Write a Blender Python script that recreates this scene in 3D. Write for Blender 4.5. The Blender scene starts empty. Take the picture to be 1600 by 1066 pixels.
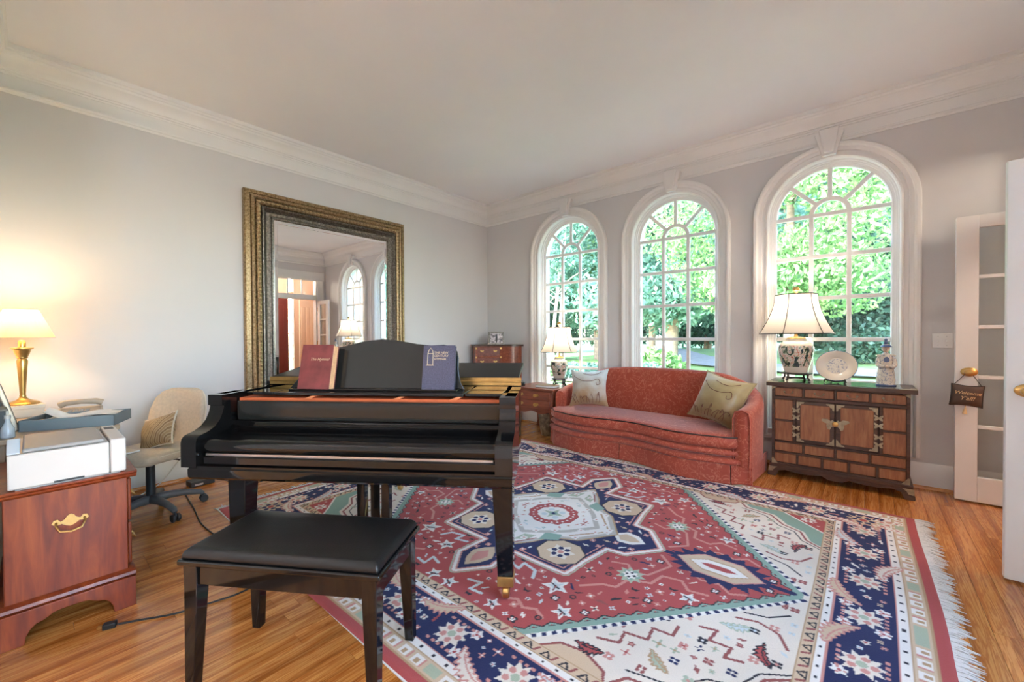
import bpy, bmesh, math, random
import numpy as np
from mathutils import Vector, Matrix

random.seed(7)
PI = math.pi
SC = bpy.context.scene
COL = SC.collection

# ------------------------------------------------------------------ camera
CAM_POS = Vector((4.5505, -4.7049, 1.25))
PITCH, YAW, ROLL, FPX = 0.0124, 0.7096, -0.0052, 645.28
fw = Vector((-math.sin(YAW)*math.cos(PITCH), math.cos(YAW)*math.cos(PITCH), -math.sin(PITCH)))
rt = Vector((math.cos(YAW), math.sin(YAW), 0)); up = rt.cross(fw)
r2 = rt*math.cos(ROLL) + up*math.sin(ROLL); u2 = -rt*math.sin(ROLL) + up*math.cos(ROLL)
cd = bpy.data.cameras.new('camera'); cd.sensor_fit = 'HORIZONTAL'; cd.sensor_width = 36
cd.lens = FPX/1600*36; cd.clip_start = .02; cd.clip_end = 300
cam = bpy.data.objects.new('camera', cd); COL.objects.link(cam)
M = Matrix.Identity(4)
for i in range(3):
    M[i][0] = r2[i]; M[i][1] = u2[i]; M[i][2] = -fw[i]; M[i][3] = CAM_POS[i]
cam.matrix_world = M
SC.camera = cam

# ------------------------------------------------------------------ light
SKY, SUN_W, EXPO = 1.25, 2.4, 2.1
LAMP_W, FILL_W, HALL_W = 2.8, 620.0, 16.0
world = bpy.data.worlds.new('sky'); SC.world = world; world.use_nodes = True
wn = world.node_tree; bg = wn.nodes['Background']
skyn = wn.nodes.new('ShaderNodeTexSky'); skyn.sky_type = 'NISHITA'; skyn.sun_disc = False
skyn.sun_elevation = math.radians(38); skyn.sun_rotation = math.radians(205); skyn.air_density = 1.0; skyn.dust_density = 1.3
wn.links.new(skyn.outputs[0], bg.inputs[0]); bg.inputs[1].default_value = SKY
sl = bpy.data.lights.new('sun', 'SUN'); sl.energy = SUN_W; sl.angle = math.radians(1.5); sl.color = (1, .95, .86)
so = bpy.data.objects.new('sun', sl); COL.objects.link(so)
so.rotation_euler = Vector((.40, .78, -.62)).to_track_quat('-Z', 'Y').to_euler()
vs = SC.view_settings
vs.view_transform = 'Standard'; vs.look = 'None'; vs.gamma = 1; vs.use_curve_mapping = False; vs.exposure = EXPO

# ------------------------------------------------------------------ materials
def lin(c):
    if isinstance(c, str):
        c = c.lstrip('#'); c = [int(c[i:i+2], 16) for i in (0, 2, 4)]
    return tuple((x/255/12.92 if x/255 <= .04045 else ((x/255+.055)/1.055)**2.4) for x in c)
MATS = {}
class NB:
    """small node builder round one material"""
    def __init__(s, name):
        s.m = bpy.data.materials.new(name); s.m.use_nodes = True
        s.t = s.m.node_tree; s.b = s.t.nodes['Principled BSDF']; MATS[name] = s.m
    def n(s, typ, **kw):
        nd = s.t.nodes.new(typ)
        for k, v in kw.items():
            if k.startswith('i_'):
                k2 = k[2:]; k2 = int(k2) if k2.isdigit() else k2.replace('_', ' ')
                nd.inputs[k2].default_value = v
            else: setattr(nd, k, v)
        return nd
    def l(s, a, b): s.t.links.new(a, b)
    def set(s, **kw):
        for k, v in kw.items():
            k = k.replace('_', ' ')
            if k in ('Base Color', 'Emission Color', 'Coat Tint', 'Specular Tint') and len(v) == 3: v = (*v, 1)
            s.b.inputs[k].default_value = v
        return s
    def coords(s, kind='Object', scale=(1, 1, 1), rot=(0, 0, 0)):
        tc = s.n('ShaderNodeTexCoord'); mp = s.n('ShaderNodeMapping')
        mp.inputs['Scale'].default_value = scale; mp.inputs['Rotation'].default_value = rot
        s.l(tc.outputs[kind], mp.inputs['Vector']); return mp.outputs[0]
    def noise(s, vec, scale, detail=3, rough=.55, dist=0):
        nd = s.n('ShaderNodeTexNoise', i_Scale=scale, i_Detail=detail, i_Roughness=rough, i_Distortion=dist)
        s.l(vec, nd.inputs['Vector']); return nd.outputs[0]
    def ramp(s, fac, stops, interp='LINEAR'):
        nd = s.n('ShaderNodeValToRGB'); cr = nd.color_ramp; cr.interpolation = interp
        while len(cr.elements) < len(stops): cr.elements.new(.5)
        for e, (p, c) in zip(cr.elements, stops): e.position = p; e.color = (*lin(c), 1)
        s.l(fac, nd.inputs[0]); return nd.outputs[0]
    def bump(s, h, strength=.2, dist=.01):
        nd = s.n('ShaderNodeBump', i_Strength=strength, i_Distance=dist); s.l(h, nd.inputs['Height']); s.l(nd.outputs[0], s.b.inputs['Normal'])
    def color(s, c): s.l(c, s.b.inputs['Base Color'])

def plain(name, c, rough=.5, metal=0, var=.04, vscale=6, **kw):
    """a paint / plastic / metal with a faint procedural tone variation"""
    b = NB(name); b.set(Roughness=rough, Metallic=metal, **kw)
    v = b.coords(); f = b.noise(v, vscale, 4)
    l = lin(c); d = [max(0, x*(1-var*2)) for x in l]; u = [min(1, x*(1+var)) for x in l]
    nd = b.n('ShaderNodeValToRGB'); nd.color_ramp.elements[0].color = (*d, 1); nd.color_ramp.elements[1].color = (*u, 1)
    nd.color_ramp.elements[0].position = .3; nd.color_ramp.elements[1].position = .7
    b.l(f, nd.inputs[0]); b.color(nd.outputs[0]); return b

def wood(name, dark, mid, light, rough=.35, scale=1.0, axis=0, coat=.3):
    b = NB(name); b.set(Roughness=rough, Coat_Weight=coat, Coat_Roughness=.15)
    sc = [9*scale]*3; sc[axis] = 1.1*scale
    v = b.coords(scale=sc); oi = b.n('ShaderNodeObjectInfo')
    va = b.n('ShaderNodeVectorMath', operation='ADD'); cm = b.n('ShaderNodeCombineXYZ')
    mu = b.n('ShaderNodeMath', operation='MULTIPLY', i_1=37.0); b.l(oi.outputs['Random'], mu.inputs[0])
    for i in range(3): b.l(mu.outputs[0], cm.inputs[i])
    b.l(v, va.inputs[0]); b.l(cm.outputs[0], va.inputs[1])
    f = b.noise(va.outputs[0], 2.2, 6, .6, .6); c = b.ramp(f, [(.28, dark), (.5, mid), (.72, light)]); b.color(c)
    b.bump(f, .05, .004); return b

plain('wall_paint', (211, 208, 208), .85, var=.01, vscale=1.5)
plain('hall_paint', (226, 190, 160), .85, var=.01, vscale=1.5)
plain('ceiling_paint', (236, 234, 236), .9, var=.01, vscale=1.5)
plain('trim_paint', (232, 230, 228), .38, var=.01, vscale=3)
plain('window_paint', (236, 235, 234), .35, var=.01, vscale=3)
plain('white_plastic', (205, 197, 190), .4, var=.01)
plain('grey_plastic', (150, 148, 145), .45, var=.02)
plain('dark_plastic', (40, 41, 44), .45, var=.05)
plain('black_metal', (22, 22, 24), .4, .3)
plain('slate_tray', (118, 128, 132), .5, var=.03)
plain('paper', (226, 224, 222), .8, var=.04, vscale=30)
plain('page_block', (214, 164, 118), .8, var=.08, vscale=60)
plain('brass', (206, 168, 104), .30, 1, var=.06, vscale=25)
plain('pale_brass', (172, 160, 134), .45, .8, var=.14, vscale=40)
plain('steel', (190, 190, 192), .3, 1, var=.03)
plain('beige_fabric', (206, 188, 164), .9, var=.06, vscale=60, Sheen_Weight=.3)
plain('cream_pipe', (226, 214, 194), .7)
plain('maroon_cover', (122, 56, 54), .62, var=.16, vscale=14)
plain('navy_cover', (78, 74, 92), .7, var=.22, vscale=150)
plain('gilt_print', (198, 176, 140), .4, .4)
plain('brown_satin', (84, 62, 50), .42, var=.12, vscale=20, Sheen_Weight=.3)
plain('gold_thread', (226, 190, 140), .6)
plain('piano_felt', (196, 96, 52), .7, var=.1, vscale=9)
plain('plate_bronze', (206, 128, 84), .45, .3, var=.08, vscale=9)
plain('tan_book', (150, 128, 104), .7, var=.1)
plain('white_fringe', (222, 220, 216), .95, var=.05, vscale=40)
plain('table_top_beige', (196, 170, 142), .45, var=.05)
plain('red_door_paint', (104, 44, 40), .35, var=.08)
plain('cream_door_paint', (232, 206, 178), .4, var=.02)
plain('dark_stand', (48, 36, 32), .4, var=.1)
plain('asphalt', (126, 128, 136), .9, var=.08, vscale=3)
plain('siding', (232, 232, 230), .6, var=.02)
plain('bark', (140, 122, 108), .95, var=.2, vscale=9)
plain('pale_bark', (214, 208, 198), .9, var=.12, vscale=9)
plain('grout', (104, 66, 36), .8)
plain('cord_black', (24, 24, 24), .5)
plain('cord_white', (220, 216, 210), .5)
plain('clear_acrylic', (190, 195, 200), .1, var=.02)

def black_gloss(name, c, rough):
    b = NB(name); b.set(Base_Color=lin(c), Roughness=rough, Coat_Weight=.12, Coat_Roughness=.02, Specular_IOR_Level=.42)
    v = b.coords(); f = b.noise(v, 3, 2); mr = b.n('ShaderNodeMapRange', i_To_Min=rough*.8, i_To_Max=rough*1.25)
    b.l(f, mr.inputs[0]); b.l(mr.outputs[0], b.b.inputs['Roughness']); return b
black_gloss('piano_black', (15, 14, 14), .06)
black_gloss('desk_black', (30, 31, 29), .16)
b = plain('black_leather', (13, 13, 14), .40, var=.1, vscale=20)
v = b.coords(); vo = b.n('ShaderNodeTexVoronoi', i_Scale=160.0); b.l(v, vo.inputs['Vector']); b.bump(vo.outputs[0], .12, .002)

wood('oak_x', '#b5743a', '#cf8f52', '#e0a868', .28, 1.0, 1, .4)
wood('mahogany', '#5a1e0a', '#7c300f', '#96461a', .42, 1.2, 2, .15)
wood('walnut_dark', '#35221a', '#4a3126', '#5c4032', .42, 2.2, 0, .2)
wood('elm_panel', '#7a4d32', '#96613f', '#aa774f', .42, 2.0, 2, .2)
wood('cherry', '#6a3020', '#85422c', '#9a553a', .35, 2.0, 0, .4)
wood('rosewood', '#55261c', '#703428', '#864636', .35, 2.5, 0, .4)

# oak floor: per-plank tone + cathedral grain along the plank
b = NB('oak_plank'); b.set(Roughness=.26, Coat_Weight=.35, Coat_Roughness=.12)
oi = b.n('ShaderNodeObjectInfo'); v = b.coords(scale=(16, 1.3, 4))
cm = b.n('ShaderNodeCombineXYZ'); mu = b.n('ShaderNodeMath', operation='MULTIPLY', i_1=61.0); b.l(oi.outputs['Random'], mu.inputs[0])
b.l(mu.outputs[0], cm.inputs[0]); b.l(mu.outputs[0], cm.inputs[1])
va = b.n('ShaderNodeVectorMath', operation='ADD'); b.l(v, va.inputs[0]); b.l(cm.outputs[0], va.inputs[1])
wv = b.n('ShaderNodeTexWave', wave_type='BANDS', bands_direction='X', i_Scale=.16, i_Distortion=9.0, i_Detail=3.0, i_Detail_Scale=.5)
b.l(va.outputs[0], wv.inputs['Vector'])
c1 = b.ramp(wv.outputs['Fac'], [(.0, '#8a4c1e'), (.2, '#b06c32'), (.45, '#c48044'), (.9, '#d09252')])
f2 = b.noise(va.outputs[0], 5, 5); c2 = b.ramp(f2, [(.3, '#b87438'), (.7, '#d49858')])
mx = b.n('ShaderNodeMix', data_type='RGBA', i_0=.45); b.l(c1, mx.inputs[6]); b.l(c2, mx.inputs[7])
hs = b.n('ShaderNodeHueSaturation', i_Saturation=1.02); mr = b.n('ShaderNodeMapRange', i_To_Min=1.0, i_To_Max=1.28); b.l(oi.outputs['Random'], mr.inputs[0])
vg = b.n('ShaderNodeVectorMath', operation='MULTIPLY'); b.l(va.outputs[0], vg.inputs[0]); vg.inputs[1].default_value = (1, .55, 1)
fg_ = b.noise(vg.outputs[0], 3.2, 3, .55, 1.6); cg = b.ramp(fg_, [(.40, '#ffffff'), (.47, '#c79a74'), (.50, '#b8875e'), (.53, '#e2c4a4'), (.60, '#ffffff')])
mg = b.n('ShaderNodeMix', data_type='RGBA', blend_type='MULTIPLY', i_0=.62); b.l(mx.outputs[2], mg.inputs[6]); b.l(cg, mg.inputs[7])
b.l(mr.outputs[0], hs.inputs['Value']); b.l(mg.outputs[2], hs.inputs['Color']); b.color(hs.outputs[0])

# coral damask
b = NB('coral_damask'); b.set(Roughness=.62, Sheen_Weight=.35, Sheen_Roughness=.4)
v = b.coords(); f1 = b.noise(v, 8, 2, .5, 3.0)
c = b.ramp(f1, [(.0, '#a03f2b'), (.455, '#ab4832'), (.49, '#d4866a'), (.52, '#a8462f'), (1, '#9c3d29')])
f3 = b.noise(v, 2.2, 2); c3 = b.ramp(f3, [(.3, '#a84631'), (.7, '#b4533d')])
mx = b.n('ShaderNodeMix', data_type='RGBA', i_0=.3); b.l(c, mx.inputs[6]); b.l(c3, mx.inputs[7]); b.color(mx.outputs[2])
f4 = b.noise(v, 9, 3); b.bump(f4, .25, .012)

# silk for the sofa pillows: cool upper part, tan lower part (woven colour)
for nm, ca, cb in (('silk_blue', '#cdd2cf', '#a98863'), ('silk_gold', '#b8a678', '#8c7044')):
    b = NB(nm); b.set(Roughness=.34, Sheen_Weight=.4)
    v = b.coords(); sx = b.n('ShaderNodeSeparateXYZ'); b.l(v, sx.inputs[0]); f = b.noise(v, 5, 3)
    ad = b.n('ShaderNodeMath', operation='ADD'); b.l(sx.outputs[1], ad.inputs[0]); mu = b.n('ShaderNodeMath', operation='MULTIPLY', i_1=.5); b.l(f, mu.inputs[0]); b.l(mu.outputs[0], ad.inputs[1])
    c = b.ramp(ad.outputs[0], [(.10, cb), (.36, ca)]); b.color(c); b.bump(f, .35, .02)
# striped tan throw pillow
b = NB('striped_tan'); b.set(Roughness=.6); v = b.coords(rot=(0, 0, .5)); wv = b.n('ShaderNodeTexWave', i_Scale=12.0, i_Distortion=.25); b.l(v, wv.inputs['Vector'])
b.color(b.ramp(wv.outputs['Fac'], [(.2, '#a98a62'), (.6, '#c9b08a'), (.9, '#8e6f4a')]))

# gilt frame
for nm, a_, m_, l_, r_ in (('antique_gold', '#524230', '#927a58', '#c0a888', .40), ('antique_silver', '#48443e', '#746e66', '#a8a29a', .36)):
    b = NB(nm); b.set(Roughness=r_, Metallic=.85); v = b.coords(); f = b.noise(v, 60, 5, .6); b.color(b.ramp(f, [(.25, a_), (.45, m_), (.75, l_)])); b.bump(f, .25, .003)
b = NB('mirror_silver'); b.set(Base_Color=(.93, .93, .93), Metallic=1, Roughness=.012); v = b.coords(); f = b.noise(v, 2, 1); mr = b.n('ShaderNodeMapRange', i_To_Min=.008, i_To_Max=.014); b.l(f, mr.inputs[0]); b.l(mr.outputs[0], b.b.inputs['Roughness'])

# thin window glass: mostly clear, a Fresnel gloss on top
def glass(name, tint=(.97, .99, .98)):
    b = NB(name); t = b.t; t.nodes.remove(b.b); out = t.nodes['Material Output']
    tr = b.n('ShaderNodeBsdfTransparent'); tr.inputs[0].default_value = (*tint, 1)
    gl = b.n('ShaderNodeBsdfGlossy'); gl.inputs['Roughness'].default_value = .02
    fr = b.n('ShaderNodeFresnel', i_IOR=1.45); mu = b.n('ShaderNodeMath', operation='MULTIPLY', i_1=.55); b.l(fr.outputs[0], mu.inputs[0])
    mx = b.n('ShaderNodeMixShader'); b.l(mu.outputs[0], mx.inputs[0]); b.l(tr.outputs[0], mx.inputs[1]); b.l(gl.outputs[0], mx.inputs[2]); b.l(mx.outputs[0], out.inputs[0])
glass('pane_glass')

# lamp shade fabric
def shade(name, c, tw=.55):
    b = NB(name); t = b.t; out = t.nodes['Material Output']; b.set(Base_Color=lin(c), Roughness=.9)
    v = b.coords(scale=(40, 40, 6)); f = b.noise(v, 3, 2); b.bump(f, .1, .002)
    tl = b.n('ShaderNodeBsdfTranslucent'); tl.inputs[0].default_value = (*lin(c), 1)
    mx = b.n('ShaderNodeMixShader', i_0=tw); b.l(b.b.outputs[0], mx.inputs[1]); b.l(tl.outputs[0], mx.inputs[2]); b.l(mx.outputs[0], out.inputs[0])
shade('shade_linen', (240, 234, 226)); shade('shade_pleat', (250, 230, 190))
b = NB('lamp_bulb'); b.set(Base_Color=(1, .9, .75), Emission_Color=(1, .78, .5), Emission_Strength=6)
b = NB('lit_diffuser'); b.set(Base_Color=(1, 1, 1), Emission_Color=(1, .98, .96), Emission_Strength=4)

# porcelain with painted famille figures / blue and white
b = NB('jar_porcelain'); b.set(Roughness=.12, Coat_Weight=.6); v = b.coords(scale=(1, 1, .6)); f = b.noise(v, 26, 4, .6, .5)
c = b.ramp(f, [(.0, '#26323c'), (.38, '#33423a'), (.44, '#6f8262'), (.475, '#d2ccbe'), (.545, '#b3654a'), (.575, '#dad3c6'), (.63, '#4c6478'), (.66, '#cfc8ba')], 'CONSTANT')
sx = b.n('ShaderNodeSeparateXYZ'); b.l(b.coords('Generated'), sx.inputs[0])
band = b.ramp(sx.outputs[2], [(0, '#000000'), (.18, '#ffffff'), (.80, '#000000')], 'CONSTANT')
bw = b.n('ShaderNodeRGBToBW'); b.l(band, bw.inputs[0])
mx = b.n('ShaderNodeMix', data_type='RGBA'); b.l(bw.outputs[0], mx.inputs[0]); mx.inputs[6].default_value = (*lin('#ddd5c6'), 1); b.l(c, mx.inputs[7]); b.color(mx.outputs[2])
b = NB('blue_white'); b.set(Roughness=.14, Coat_Weight=.5); v = b.coords(); f = b.noise(v, 48, 4, .6, .6)
b.color(b.ramp(f, [(0, '#566080'), (.40, '#8f95a6'), (.46, '#c9c4ba'), (.58, '#d4cfc4'), (.64, '#9aa0b2')]))
plain('porcelain_white', (222, 214, 202), .15, var=.03, Coat_Weight=.5)
plain('porcelain_blue', (84, 104, 146), .15, var=.1, Coat_Weight=.5)
plain('porcelain_face', (226, 208, 190), .3, var=.03)
b = NB('crackle_pot'); b.set(Roughness=.3); v = b.coords(); f = b.noise(v, 16, 4); b.color(b.ramp(f, [(.3, '#5a4c3c'), (.5, '#86765f'), (.62, '#a89a80'), (.75, '#6d6350')]))

# outdoors
def leafmat(name, cols):
    b = NB(name); t = b.t; out = t.nodes['Material Output']; b.set(Roughness=.6)
    g = b.n('ShaderNodeNewGeometry'); v = b.coords(); f = b.noise(v, 1.1, 3)
    ad = b.n('ShaderNodeMath', operation='ADD'); mu = b.n('ShaderNodeMath', operation='MULTIPLY', i_1=.45); b.l(g.outputs['Random Per Island'], mu.inputs[0]); b.l(mu.outputs[0], ad.inputs[0]); b.l(f, ad.inputs[1])
    c = b.ramp(ad.outputs[0], [(.35, cols[0]), (.7, cols[1]), (1.0, cols[2])]); b.color(c)
    tl = b.n('ShaderNodeBsdfTranslucent'); b.l(c, tl.inputs[0]); mx = b.n('ShaderNodeMixShader', i_0=.45)
    b.l(b.b.outputs[0], mx.inputs[1]); b.l(tl.outputs[0], mx.inputs[2]); b.l(mx.outputs[0], out.inputs[0])
leafmat('leaf_fresh', ('#3f6440', '#6d965e', '#9ab67e')); leafmat('leaf_cool', ('#325a4c', '#5a8474', '#86aa9a')); leafmat('leaf_dark', ('#1e3c32', '#3c6256', '#648a7a'))
b = NB('lawn_grass'); b.set(Roughness=.9); v = b.coords(); f = b.noise(v, .5, 5); b.color(b.ramp(f, [(.3, '#567e48'), (.5, '#71985a'), (.7, '#8aa86c')])); f2 = b.noise(v, 40, 2); b.bump(f2, .6, .05)
plain('mulch', (120, 104, 92), .95, var=.2, vscale=20)

# rug: colours come from the woven pattern attribute
b = NB('rug_wool'); b.set(Roughness=.95, Sheen_Weight=.06); at = b.n('ShaderNodeAttribute', attribute_name='pattern')
v = b.coords(); f = b.noise(v, 240, 2); f1 = b.noise(v, 3, 3)
mr = b.n('ShaderNodeMapRange', i_To_Min=.86, i_To_Max=1.1); b.l(f, mr.inputs[0])
hs = b.n('ShaderNodeHueSaturation'); b.l(mr.outputs[0], hs.inputs['Value']); b.l(at.outputs['Color'], hs.inputs['Color']); b.color(hs.outputs[0]); b.bump(f, .5, .004)
b = NB('photo_print'); b.set(Roughness=.3); v = b.coords(); f = b.noise(v, 22, 3); b.color(b.ramp(f, [(.3, '#3a3638'), (.45, '#8c8286'), (.55, '#d8cfd2'), (.8, '#b9a9b0')]))
plain('beige_phone', (176, 158, 138), .5); plain('screen_shell', (206, 190, 172), .35, .3); plain('speaker_grey', (120, 112, 104), .6); plain('base_grey', (92, 94, 98), .5)
plain('satin_black', (14, 14, 15), .38, var=.02, Specular_IOR_Level=.22)
plain('leaf_gilt', (196, 176, 138), .32, .9, var=.2, vscale=50)
def mat(n): return MATS[n]

# ------------------------------------------------------------------ mesh helpers
class MB:
    def __init__(s): s.v = []; s.f = []
    def add(s, vs, fs, T=None):
        o = len(s.v)
        if T is not None: vs = [tuple(T @ Vector(p)) for p in vs]
        s.v += [tuple(p) for p in vs]; s.f += [tuple(i+o for i in f) for f in fs]; return s
    def box(s, x0, x1, y0, y1, z0, z1, T=None):
        return s.add([(x0,y0,z0),(x1,y0,z0),(x1,y1,z0),(x0,y1,z0),(x0,y0,z1),(x1,y0,z1),(x1,y1,z1),(x0,y1,z1)],
                     [(0,3,2,1),(4,5,6,7),(0,1,5,4),(1,2,6,5),(2,3,7,6),(3,0,4,7)], T)
    def prism(s, pts, a, b, plane='xy', T=None):
        n = len(pts)
        f3 = {'xy': lambda p, h: (p[0], p[1], h), 'xz': lambda p, h: (p[0], h, p[1]), 'yz': lambda p, h: (h, p[0], p[1])}[plane]
        vs = [f3(p, a) for p in pts] + [f3(p, b) for p in pts]
        area = sum(pts[i][0]*pts[(i+1) % n][1]-pts[(i+1) % n][0]*pts[i][1] for i in range(n))
        fl = (area > 0) == (b > a)
        if plane == 'xz': fl = not fl
        fs = [tuple(range(n-1, -1, -1)), tuple(range(n, 2*n))] + [(i, (i+1) % n, (i+1) % n+n, i+n) for i in range(n)]
        if not fl: fs = [tuple(reversed(f)) for f in fs]
        return s.add(vs, fs, T)
    def loft(s, rings, cap=True, loop=False, T=None):
        n = len(rings[0]); vs = [p for r in rings for p in r]; fs = []
        m = len(rings)
        for j in range(m if loop else m-1):
            k = (j+1) % m
            for i in range(n): fs.append((j*n+i, j*n+(i+1) % n, k*n+(i+1) % n, k*n+i))
        if cap and not loop: fs += [tuple(range(n-1, -1, -1)), tuple(range((m-1)*n, m*n))]
        return s.add(vs, fs, T)
    def lathe(s, prof, seg=24, c=(0, 0, 0), sx=1, sy=1, T=None):
        rings = [[(c[0]+r*sx*math.cos(2*PI*i/seg), c[1]+r*sy*math.sin(2*PI*i/seg), c[2]+z) for i in range(seg)] for r, z in prof]
        return s.loft(rings, True, False, T)
    def tube(s, path, r, seg=8, T=None, cap=True):
        P = [Vector(p) for p in path]; n = len(P); rr = r if isinstance(r, (list, tuple)) else [r]*n; rings = []
        ref = None
        for i in range(n):
            d = (P[min(i+1, n-1)]-P[max(i-1, 0)]).normalized()
            if ref is None: ref = Vector((0, 0, 1)) if abs(d.z) < .9 else Vector((1, 0, 0))
            a = d.cross(ref); a = a.normalized() if a.length > 1e-6 else d.orthogonal().normalized(); bb = d.cross(a).normalized(); ref = a.cross(d)
            rings.append([tuple(P[i]+a*(rr[i]*math.cos(-2*PI*k/seg))+bb*(rr[i]*math.sin(-2*PI*k/seg))) for k in range(seg)])
        return s.loft(rings, cap, False, T)
    def ball(s, c, rx, ry=None, rz=None, seg=12, rings=8, T=None):
        ry = ry or rx; rz = rz or rx
        R = [[(c[0]+rx*math.sin(PI*j/rings)*math.cos(2*PI*i/seg), c[1]+ry*math.sin(PI*j/rings)*math.sin(2*PI*i/seg), c[2]-rz*math.cos(PI*j/rings)) for i in range(seg)] for j in range(1, rings)]
        o = len(s.v); s.loft(R, False, False, T)
        b_, t_ = (c[0], c[1], c[2]-rz), (c[0], c[1], c[2]+rz)
        k = len(s.v); s.add([b_, t_], [], T); m = (rings-2)*seg
        s.f += [(k, o+(i+1) % seg, o+i) for i in range(seg)] + [(k+1, o+m+i, o+m+(i+1) % seg) for i in range(seg)]
        return s
    def mesh(s, name, m, smooth=None):
        me = bpy.data.meshes.new(name); me.from_pydata(s.v, [], s.f); me.materials.append(mat(m) if isinstance(m, str) else m)
        me.validate()
        if smooth:
            me.polygons.foreach_set('use_smooth', [True]*len(me.polygons)); me.set_sharp_from_angle(angle=math.radians(smooth))
        me.update(); return me
    def build(s, name, m, parent=None, smooth=None, bevel=0, seg=2, loc=None, rot=None):
        o = bpy.data.objects.new(name, s.mesh(name, m, smooth)); COL.objects.link(o)
        if parent is not None: o.parent = parent
        if loc is not None: o.location = loc
        if rot is not None: o.rotation_euler = rot
        if bevel:
            bv = o.modifiers.new('bevel', 'BEVEL'); bv.width = bevel; bv.segments = seg; bv.limit_method = 'ANGLE'; bv.angle_limit = math.radians(40)
            if not smooth: o.data.polygons.foreach_set('use_smooth', [True]*len(o.data.polygons)); o.data.set_sharp_from_angle(angle=math.radians(35))
        return o
def B(*a, T=None): return MB().box(*a, T=T)
def box(name, m, parent, x0, x1, y0, y1, z0, z1, bevel=0, rot=None, loc=None): return B(x0, x1, y0, y1, z0, z1).build(name, m, parent, bevel=bevel, rot=rot, loc=loc)
def tag(o, label, cat, group=None):
    o['label'] = label; o['category'] = cat
    if group: o['group'] = group
    return o
def struct(o): o['kind'] = 'structure'; return o
def thing(name, label, cat, loc=(0, 0, 0), rz=0, group=None):
    o = bpy.data.objects.new(name, None); o.empty_display_size = .1; COL.objects.link(o); o.location = loc; o.rotation_euler = (0, 0, rz)
    return tag(o, label, cat, group)
def share(o, name, parent, loc=None, rot=None):
    c = o.copy(); c.name = name; COL.objects.link(c); c.parent = parent
    if loc is not None: c.location = loc
    if rot is not None: c.rotation_euler = rot
    return c
def text_mesh(txt, size, m, parent, name, T, shear=0, extr=.0006, align='CENTER', xs=1.0):
    cu = bpy.data.curves.new('t', 'FONT'); cu.body = txt; cu.size = size; cu.shear = shear; cu.extrude = extr; cu.align_x = align; cu.resolution_u = 2
    to = bpy.data.objects.new('t', cu); COL.objects.link(to); bpy.context.view_layer.update()
    me = bpy.data.meshes.new_from_object(to.evaluated_get(bpy.context.evaluated_depsgraph_get()))
    bpy.data.objects.remove(to); bpy.data.curves.remove(cu); me.materials.clear(); me.materials.append(mat(m)); me.transform(T @ Matrix.Diagonal((xs, 1, 1, 1)))
    o = bpy.data.objects.new(name, me); COL.objects.link(o); o.parent = parent; return o
def smoothstep(a, b, x):
    t = max(0, min(1, (x-a)/(b-a))); return t*t*(3-2*t)
def spline(pts, n):
    """Catmull-Rom through pts, n samples per span"""
    P = [Vector(p) for p in pts]; out = []
    for i in range(len(P)-1):
        p0, p1, p2, p3 = P[max(i-1, 0)], P[i], P[i+1], P[min(i+2, len(P)-1)]
        for k in range(n):
            t = k/n; out.append(.5*((2*p1)+(p2-p0)*t+(2*p0-5*p1+4*p2-p3)*t*t+(3*p1-p0-3*p2+p3)*t**3))
    out.append(P[-1]); return out

# ================================================================== SETTING
RX, BY, H = 5.62, -4.90, 3.266          # right wall, back wall, ceiling
WCX = [1.494, 2.892, 4.289]; ZS = 2.361; RO = .48; RG = .416; ROW = .386; ZB = .33
# window wall with three arched openings
def arch_wall():
    m = MB(); t = .22; x = -.2
    N = 24
    for cx in WCX:
        m.box(x, cx-RO, 0, t, 0, H+.1); m.box(cx-RO, cx+RO, 0, t, 0, ZB)
        for i in range(N):
            a0, a1 = PI-PI*i/N, PI-PI*(i+1)/N
            x0, z0, x1, z1 = cx+RO*math.cos(a0), ZS+RO*math.sin(a0), cx+RO*math.cos(a1), ZS+RO*math.sin(a1)
            m.add([(x0,0,z0),(x1,0,z1),(x1,0,H+.1),(x0,0,H+.1),(x0,t,z0),(x1,t,z1),(x1,t,H+.1),(x0,t,H+.1)],
                  [(0,1,2,3),(5,4,7,6),(4,5,1,0),(3,2,6,7)])
        x = cx+RO
    m.box(x, RX+.15, 0, t, 0, H+.1); return m
struct(arch_wall().build('wall_window', 'wall_paint'))
struct(B(-.2, 0, BY-.15, 0, 0, H+.1).build('wall_left', 'wall_paint'))
# right wall with the double doorway and transom
DY0, DY1, DZ, TZ0, TZ1 = -1.475, -.205, 2.14, 2.25, 2.60
FILL_WIN = [(-4.70, -3.62), (-3.42, -2.34)]; SZ0, SZ1 = .40, 2.80        # tall side windows added out of frame to light the left wall
m = MB(); m.box(RX, RX+.15, BY-.15, FILL_WIN[0][0], 0, H+.1); m.box(RX, RX+.15, FILL_WIN[0][1], FILL_WIN[1][0], 0, H+.1); m.box(RX, RX+.15, FILL_WIN[1][1], DY0, 0, H+.1)
for a, b_ in FILL_WIN: m.box(RX, RX+.15, a, b_, 0, SZ0); m.box(RX, RX+.15, a, b_, SZ1, H+.1)
m.box(RX, RX+.15, DY1, 0, 0, H+.1); m.box(RX, RX+.15, DY0, DY1, TZ1+.02, H+.1)
struct(m.build('wall_right', 'wall_paint'))
# back wall with a wide cased opening the photographer stands in front of
OX0, OX1, OZ = 2.3, 5.35, 2.93  # opening height raised so the lamps behind it light the room
m = MB(); m.box(-.2, OX0, BY-.15, BY, 0, H+.1); m.box(OX1, RX+.15, BY-.15, BY, 0, H+.1); m.box(OX0, OX1, BY-.15, BY, OZ, H+.1)
struct(m.build('wall_back', 'wall_paint'))
struct(B(-.2, RX+.15, BY-.15, .22, H, H+.12).build('ceiling', 'ceiling_paint'))

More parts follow.
